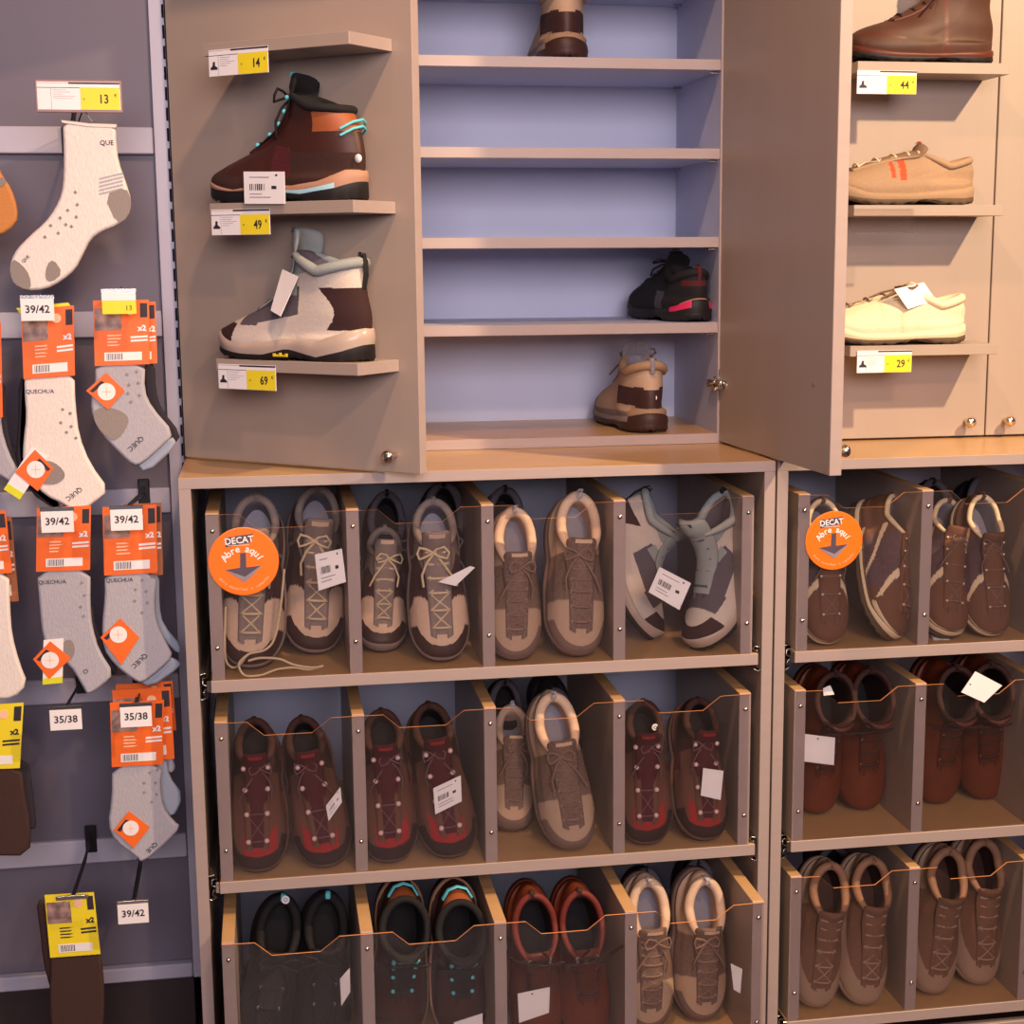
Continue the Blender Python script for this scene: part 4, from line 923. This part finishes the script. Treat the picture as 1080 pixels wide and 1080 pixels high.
def header(r_, o, q, Y, dy, base, photo=True, name='header_card', yel=False):
    P = [np.array(L2([p], Y, o)[0]) for p in q]           # tl, tr, br, bl
    def b(u_, v_): return tuple(P[0]*(1-u_)*(1-v_)+P[1]*u_*(1-v_)+P[2]*u_*v_+P[3]*(1-u_)*v_)
    def quad(u0, v0, u1, v1, m_, nm, off): return part(nm, shift(MB().prism([b(u0, v0), b(u1, v0), b(u1, v1), b(u0, v1)], .0004, m_), dy-off), hc)
    hc = part(name, shift(MB().prism(P, .0016, base, front=base), dy), r_)
    quad(.18, .80, .86, .93, white, 'barcode_sticker', .0011)
    bc = MB(); rs = random.Random(int(q[0][0])+5)
    for i in range(10):
        u0 = .22+i*.03; bc.prism([b(u0, .815), b(u0+.016, .815), b(u0+.016, .915), b(u0, .915)], .0002, ink if i % 2 else greyink)
    part('barcode', shift(bc, dy-.0014), hc)
    quad(.84, .05, .97, .27, ink, 'dark_logo_block', .0011)
    if photo: quad(.02, .12, .50, .46, pho, 'photo', .0011)
    ln = MB()
    for i in range(4): ln.prism([b(.24, .53+i*.05), b(.40+rs.random()*.12, .53+i*.05), b(.40+rs.random()*.1, .55+i*.05), b(.24, .55+i*.05)], .0002, pinkc if not yel else ink)
    for i in range(2): ln.prism([b(.66, .56+i*.055), b(.97, .55+i*.055), b(.97, .58+i*.055), b(.66, .59+i*.055)], .0002, white if not yel else ink)
    part('printing', shift(ln, dy-.0011), hc)
    x2 = b(.87, .44); text_part('pack_count', 'x2', .0125, white if not yel else ink, hc, x2[0], dy-.0014, x2[1], bold=.0007)
    cc = b(.66, .16); part('white_emblem', MB().lathe([(.0001, -.0003), (.0075, -.0003), (.0075, .0002)], pinkc, M=Matrix.Translation((cc[0], dy-.0011, cc[1])), n=18, smooth=False), hc)
    return hc
def pack(label, Y, hq, socks, base=None, diamond=None, tagstrip=None, dots=None, words=None, photo=True, yel=False, fold=None, heels=()):
    o = at((hq[0][0]+hq[1][0])/2, hq[0][1], Y); r_ = root('sock_pack', Matrix.Translation(Vector(o)), label, 'socks', 'packs of socks on the wall hooks')
    header(r_, o, hq, Y, 0, base or orange, photo, yel=yel)
    for i, (pts, m_, dy) in enumerate(socks): sock_piece(r_, o, pts, Y, .007+dy, m_)
    for pts, m_ in heels: patch(r_, o, pts, Y, .0005, m_, 'heel_patch', 2, .002)
    if fold: patch(r_, o, fold, Y, .0005, limec, 'yellow_fold', 0, .001)
    if tagstrip:
        patch(r_, o, tagstrip, Y, -.0004, white, 'size_strip', 0, .0008); a = np.array(tagstrip, float); patch(r_, o, [a[3]*.86+a[0]*.14, a[2]*.86+a[1]*.14, a[2], a[3]], Y, -.0010, limec, 'lime_strip_end', 0, .0004)
    if diamond: sticker_diamond(r_, o, diamond[0], Y, -.0016, diamond[1], diamond[2])
    if dots:
        dm = MB()
        for x, y in dots:
            c = at(x, y, Y)-o; dm.prism([(c[0]-.003, c[2]), (c[0], c[2]+.003), (c[0]+.003, c[2]), (c[0], c[2]-.003)], .0006, sockd)
        part('knit_dots', shift(dm, .0010), r_)
    for (s_, x, y, rot, sz) in (words or ()):
        c = at(x, y, Y)-o; text_part('knit_lettering', s_, sz, ink, r_, c[0], .0008, c[2], rot=rot)
    return r_
def hook(base_px, tip_px, Y, label, card=None, wide=.05, zr=None, reading=None):
    bz = at(base_px[0], base_px[1], .288); tp = at(tip_px[0], tip_px[1], Y)
    r_ = root('display_hook', Matrix.Translation(Vector(bz)), label, 'hook', 'display hooks on the rails')
    t = tp-bz
    part('clip', MB().box((-.010, -.006, -.026), (.010, .0, .026), blackp, .002), r_)
    part('prong', MB().tube([(0, -.004, 0), tuple(t*.5+[0, 0, -.002]), tuple(t)], .0024, blackp, 8).tube([(0, -.004, .012), tuple(t*.5+[.006, 0, .008]), tuple(t+[.004, 0, .004])], .0020, blackp, 8), r_)
    part('card_holder', MB().box((t[0]-wide/2-.001, t[1]-.003, t[2]-.004), (t[0]+wide/2+.001, t[1]+.001, t[2]+.003), steel, .0006), r_)
    if card:
        c_ = part('size_card', MB().box((t[0]-wide/2, t[1]-.0040, t[2]-.037), (t[0]+wide/2, t[1]-.0030, t[2]-.003), white if card != 'y' else yellow, .0002), r_)
        if card not in ('y',): text_part('size_number', card, .0165, ink, c_, t[0], t[1]-.0043, t[2]-.0195, bold=.0003)
        else:
            part('white_band', MB().box((t[0]-wide/2, t[1]-.0044, t[2]-.016), (t[0]+wide/2, t[1]-.0040, t[2]-.003), white, 0), c_)
            text_part('price_number', '13', .011, ink, c_, t[0]+wide*.28, t[1]-.0043, t[2]-.028)
    return r_
YS = .045
# the big loose display sock
o = at(95, 128, YS); ds = root('display_sock', Matrix.Translation(Vector(o)), 'big white display sock with grey heel and toe hanging below the wide price tag', 'sock')
SO = [(66, 127), (94, 131), (122, 132), (123, 150), (125, 170), (133, 192), (139, 212), (136, 228), (124, 238), (108, 244), (96, 252), (88, 268), (80, 284), (66, 296), (48, 306), (28, 307), (14, 300), (10, 288), (11, 275), (18, 262), (32, 248), (48, 234), (58, 220), (65, 204), (67, 185), (67, 155)]
sock_piece(ds, o, SO, YS, 0, sockw, th=.014)
for nm, pts in (('heel_patch', [(110, 206), (133, 197), (139, 212), (136, 228), (124, 237)]), ('toe_patch', [(13, 272), (24, 279), (32, 290), (34, 305), (22, 304), (12, 292)]), ('ball_patch', [(50, 279), (57, 273), (67, 288), (55, 298), (48, 294)])):
    patch(ds, o, pts, YS, -.0068, sockd, nm, 1, .002)
rb = MB()
for i in range(5):
    a, b_ = at(105, 188+i*4, YS)-o, at(130, 182+i*4, YS)-o; rb.prism([(a[0], a[2]), (b_[0], b_[2]), (b_[0], b_[2]-.0028), (a[0], a[2]-.0028)], .001, sockg)
part('rib_band', shift(rb, -.0070), ds)
dm = MB()
for x, y in ((80, 203), (82, 216), (72, 222), (81, 229), (70, 237), (64, 230), (76, 239), (62, 246), (54, 238), (48, 250)):
    c = at(x, y, YS)-o; dm.prism([(c[0]-.003, c[2]), (c[0], c[2]+.003), (c[0]+.003, c[2]), (c[0], c[2]-.003)], .001, sockd)
part('knit_dots', shift(dm, -.0072), ds)
c = at(113, 151, YS)-o; text_part('knit_lettering', 'QUE', .0105, ink, ds, c[0], -.0078, c[2]); c = at(28, 273, YS)-o; text_part('knit_lettering', 'QUE', .007, ink, ds, c[0], -.0078, c[2], rot=.75)
part('cuff', shift(MB().pillow(L2([(65, 126), (94, 130), (123, 131), (123, 136), (94, 135), (66, 131)], YS, o), .017, sockw, (0, .0006, .0012, .0018)), 0), ds)
part('hanger_clip', MB().tube([(-.02, .02, .0), (-.005, .004, .03), (.0, .0, .045)], .0012, blackp, 6).tube([tuple((at(86, 112, YS)-o)), tuple((at(97, 128, YS)-o))], .0012, tabg, 6), ds)
o = at(0, 215, YS+.02); ts = root('display_sock', Matrix.Translation(Vector(o)), 'tan and orange sock tip poking in at the left picture edge', 'sock')
sock_piece(ts, o, [(-60, 150), (-5, 168), (3, 186), (12, 198), (19, 220), (18, 236), (0, 250), (-60, 255)], YS+.02, 0, sockt)
patch(ts, o, [(-10, 190), (2, 186), (9, 193), (-4, 200)], YS+.02, -.006, sockd, 'grey_band', 1, .002)
# packs, front one of each hook, then those behind it
pack('white sock pack with yellow folded card top behind the upper 39/42 card, orange header', YS, [(22, 327), (78, 322), (79, 396), (25, 400)],
     [([(25, 396), (52, 396), (78, 394), (79, 425), (83, 460), (95, 490), (115, 517), (98, 532), (80, 543), (66, 532), (48, 524), (32, 508), (23, 488), (24, 465), (27, 440), (25, 415)], sockw, 0),
      ([(18, 400), (28, 398), (26, 440), (22, 480), (30, 510), (50, 528), (66, 538), (58, 540), (30, 522), (14, 490), (17, 450)], sockbk, .012)],
     diamond=([(37, 474), (57, 494), (40, 518), (16, 498)], (38, 495), 9), tagstrip=[(34, 471), (51, 481), (21, 527), (4, 516)], fold=[(17, 325), (72, 319), (78, 329), (23, 333)],
     dots=[(66, 432), (74, 436), (64, 446), (75, 450), (70, 456), (80, 462)], words=(('QUECHUA', 42, 413, 0, .009), ('QUEC', 78, 521, 3.14+.62, .011)), heels=[([(24, 492), (52, 483), (72, 500), (60, 512), (34, 508)], sockd)])
pack('grey sock pack under a small yellow card, right end of the upper row', YS, [(98, 317), (157, 316), (158, 384), (100, 386)],
     [([(100, 383), (153, 382), (152, 412), (160, 430), (184, 457), (172, 470), (150, 490), (140, 492), (125, 478), (106, 458), (97, 440), (95, 424), (100, 405)], sockg, 0),
      ([(140, 486), (180, 460), (187, 470), (153, 503)], sockb, .010)],
     diamond=([(112, 393), (91, 412), (114, 432), (132, 412)], (112.5, 413), 9), dots=[(134, 395), (144, 392), (136, 406), (146, 404), (135, 415), (147, 417), (138, 424)], words=(('QUEC', 143, 468, 3.14+.72, .0115),),
     heels=[([(98, 430), (122, 430), (138, 440), (130, 458), (118, 466), (100, 448)], sockd)], )
pack('orange sock pack with dark sock edge, directly behind the pack under the yellow card', YS+.035, [(122, 321), (164, 318), (166, 383), (124, 386)],
     [([(150, 382), (163, 382), (164, 412), (170, 432), (191, 458), (184, 470), (168, 452), (154, 434)], sockbk, 0)], photo=False)
pack('white and grey sock pack behind the middle 39/42 card, left of the two', YS, [(39, 536), (96, 533), (95, 601), (38, 603)],
     [([(38, 600), (95, 599), (95, 640), (97, 662), (105, 688), (120, 711), (108, 724), (92, 735), (85, 722), (73, 702), (52, 688), (44, 672), (41, 640)], sockg, 0),
      ([(84, 640), (97, 640), (100, 660), (112, 690), (124, 712), (118, 716), (100, 700)], sockbk, .012)],
     diamond=([(53, 676), (35, 695), (52, 716), (75, 694)], (53, 696), 9), tagstrip=[(46, 675), (67, 673), (66, 720), (45, 722)], dots=[(86, 615), (89, 628), (85, 640), (88, 650)], words=(('QUECHUA', 55, 614, 0, .009), ('O', 90, 708, 3.14+.7, .011)),
     heels=[([(62, 680), (76, 672), (80, 690), (70, 700)], sockd)])
pack('grey sock pack behind the middle 39/42 card, right of the two, blue-grey sock below', YS, [(108, 535), (165, 532), (166, 604), (110, 607)],
     [([(110, 604), (165, 602), (163, 640), (166, 660), (176, 680), (183, 693), (168, 708), (150, 722), (140, 718), (120, 702), (108, 684), (107, 660), (110, 630)], sockg, 0),
      ([(142, 718), (176, 694), (190, 700), (190, 706), (158, 729)], sockb, .010)],
     diamond=([(127, 652), (106, 672), (128, 701), (147, 672)], (125, 669), 9), dots=[(150, 612), (160, 608), (143, 622), (154, 624), (142, 634), (155, 636), (150, 646)], words=(('QUECHUA', 126, 612, 0, .009), ('QUEC', 147, 697, 3.14+.72, .0115)))
pack('kraft-backed sock pack with pale sock tip, directly behind the right middle 39/42 pack', YS+.035, [(130, 532), (170, 530), (172, 606), (132, 608)],
     [([(155, 604), (168, 604), (168, 640), (172, 660), (192, 682), (188, 692), (172, 676), (158, 656)], sockb, 0)], base=kraft, photo=False)
pack('pale sock pack behind the right 35/38 card, second row from the bottom', YS, [(116, 741), (173, 738), (172, 806), (118, 809)],
     [([(118, 807), (171, 806), (169, 830), (172, 852), (182, 866), (191, 873), (176, 890), (150, 912), (143, 905), (120, 888), (113, 870), (117, 845)], sockg, 0)],
     diamond=([(136, 855), (120, 875), (141, 894), (158, 872)], (138, 873), 8.5), dots=[(158, 815), (166, 812), (152, 826), (164, 826), (152, 836), (165, 838), (160, 846)], words=(('QUE', 160, 894, 3.14+.72, .011),))
pack('orange sock pack with a pale sock sticking out, directly behind the right 35/38 pack', YS+.03, [(118, 728), (180, 724), (184, 800), (126, 806)],
     [([(160, 800), (176, 800), (178, 820), (194, 840), (182, 866), (168, 850)], sockb, 0)])
pack('third orange sock pack, rearmost behind the right 35/38 card', YS+.055, [(122, 722), (182, 718), (186, 770), (126, 776)], [([(150, 770), (180, 770), (182, 800), (186, 812), (178, 818), (160, 800)], sockg, 0)], photo=False)
pack('orange sock pack cut by the left picture edge, upper row', YS, [(-52, 345), (1, 340), (3, 440), (-52, 442)],
     [([(-40, 430), (1, 430), (0, 450), (8, 478), (20, 500), (14, 512), (-6, 500), (-30, 480)], sockg, .004), ([(-40, 400), (3, 395), (5, 450), (14, 480), (22, 498), (14, 500), (-30, 480)], sockbk, .016)])
pack('orange sock pack with white sock cut by the left picture edge, middle row', YS, [(-46, 542), (6, 538), (13, 604), (-46, 608)],
     [([(-40, 602), (9, 602), (10, 640), (12, 670), (20, 700), (29, 722), (14, 738), (-8, 738), (-30, 700)], sockw, 0)])
pack('kraft-backed sock pack peeking out behind the cut white sock at the left edge', YS+.03, [(-30, 545), (12, 545), (20, 634), (-30, 636)], [([(-30, 630), (6, 630), (4, 660), (-30, 670)], sockbk, 0)], base=kraft, photo=False)
pack('yellow pack of brown socks cut by the left picture edge', YS, [(-36, 745), (25, 741), (21, 810), (-36, 812)],
     [([(-36, 808), (22, 808), (26, 840), (32, 870), (31, 904), (-10, 904), (-36, 880)], sockn, 0), ([(-20, 810), (28, 800), (33, 840), (37, 874), (34, 880), (0, 880)], sockbk, .014)], base=yellow, yel=True)
pack('yellow pack of brown socks hanging alone from the lowest rail', YS-.01, [(47, 944), (99, 941), (106, 1006), (53, 1010)],
     [([(53, 1000), (105, 1000), (109, 1030), (110, 1060), (108, 1100), (54, 1100), (51, 1060), (52, 1030)], sockn, 0), ([(36, 955), (50, 952), (56, 1000), (60, 1040), (52, 1050), (44, 1020), (40, 980)], sockn, .012)], base=yellow, yel=True)
# hooks: where the rail clip shows, where the tip shows
hook((72, 150), (78, 112), YS+.01, 'black display hook carrying the wide price tag above the big sock', None)
hook((66, 340), (39, 313), .005, 'black display hook with the uppermost 39/42 size card', '39/42')
hook((130, 342), (125, 306), .005, 'black display hook with a small yellow price card, upper row', 'y', wide=.052)
hook((84, 530), (60, 537), .005, 'black display hook with a 39/42 card, middle rail, left one', '39/42')
hook((152, 520), (133, 535), .005, 'black display hook with a 39/42 card, middle rail, right one', '39/42')
hook((86, 716), (69, 746), .005, 'empty black display hook with a 35/38 card', '35/38')
hook((146, 716), (143, 743), .005, 'black display hook with a 35/38 card in front of the orange packs', '35/38')
hook((96, 884), (76, 946), .010, 'black display hook carrying the lone yellow pack', None)
hook((150, 892), (140, 951), .005, 'empty black display hook with a 39/42 card, lowest rail', '39/42')
# glints of the rail clips
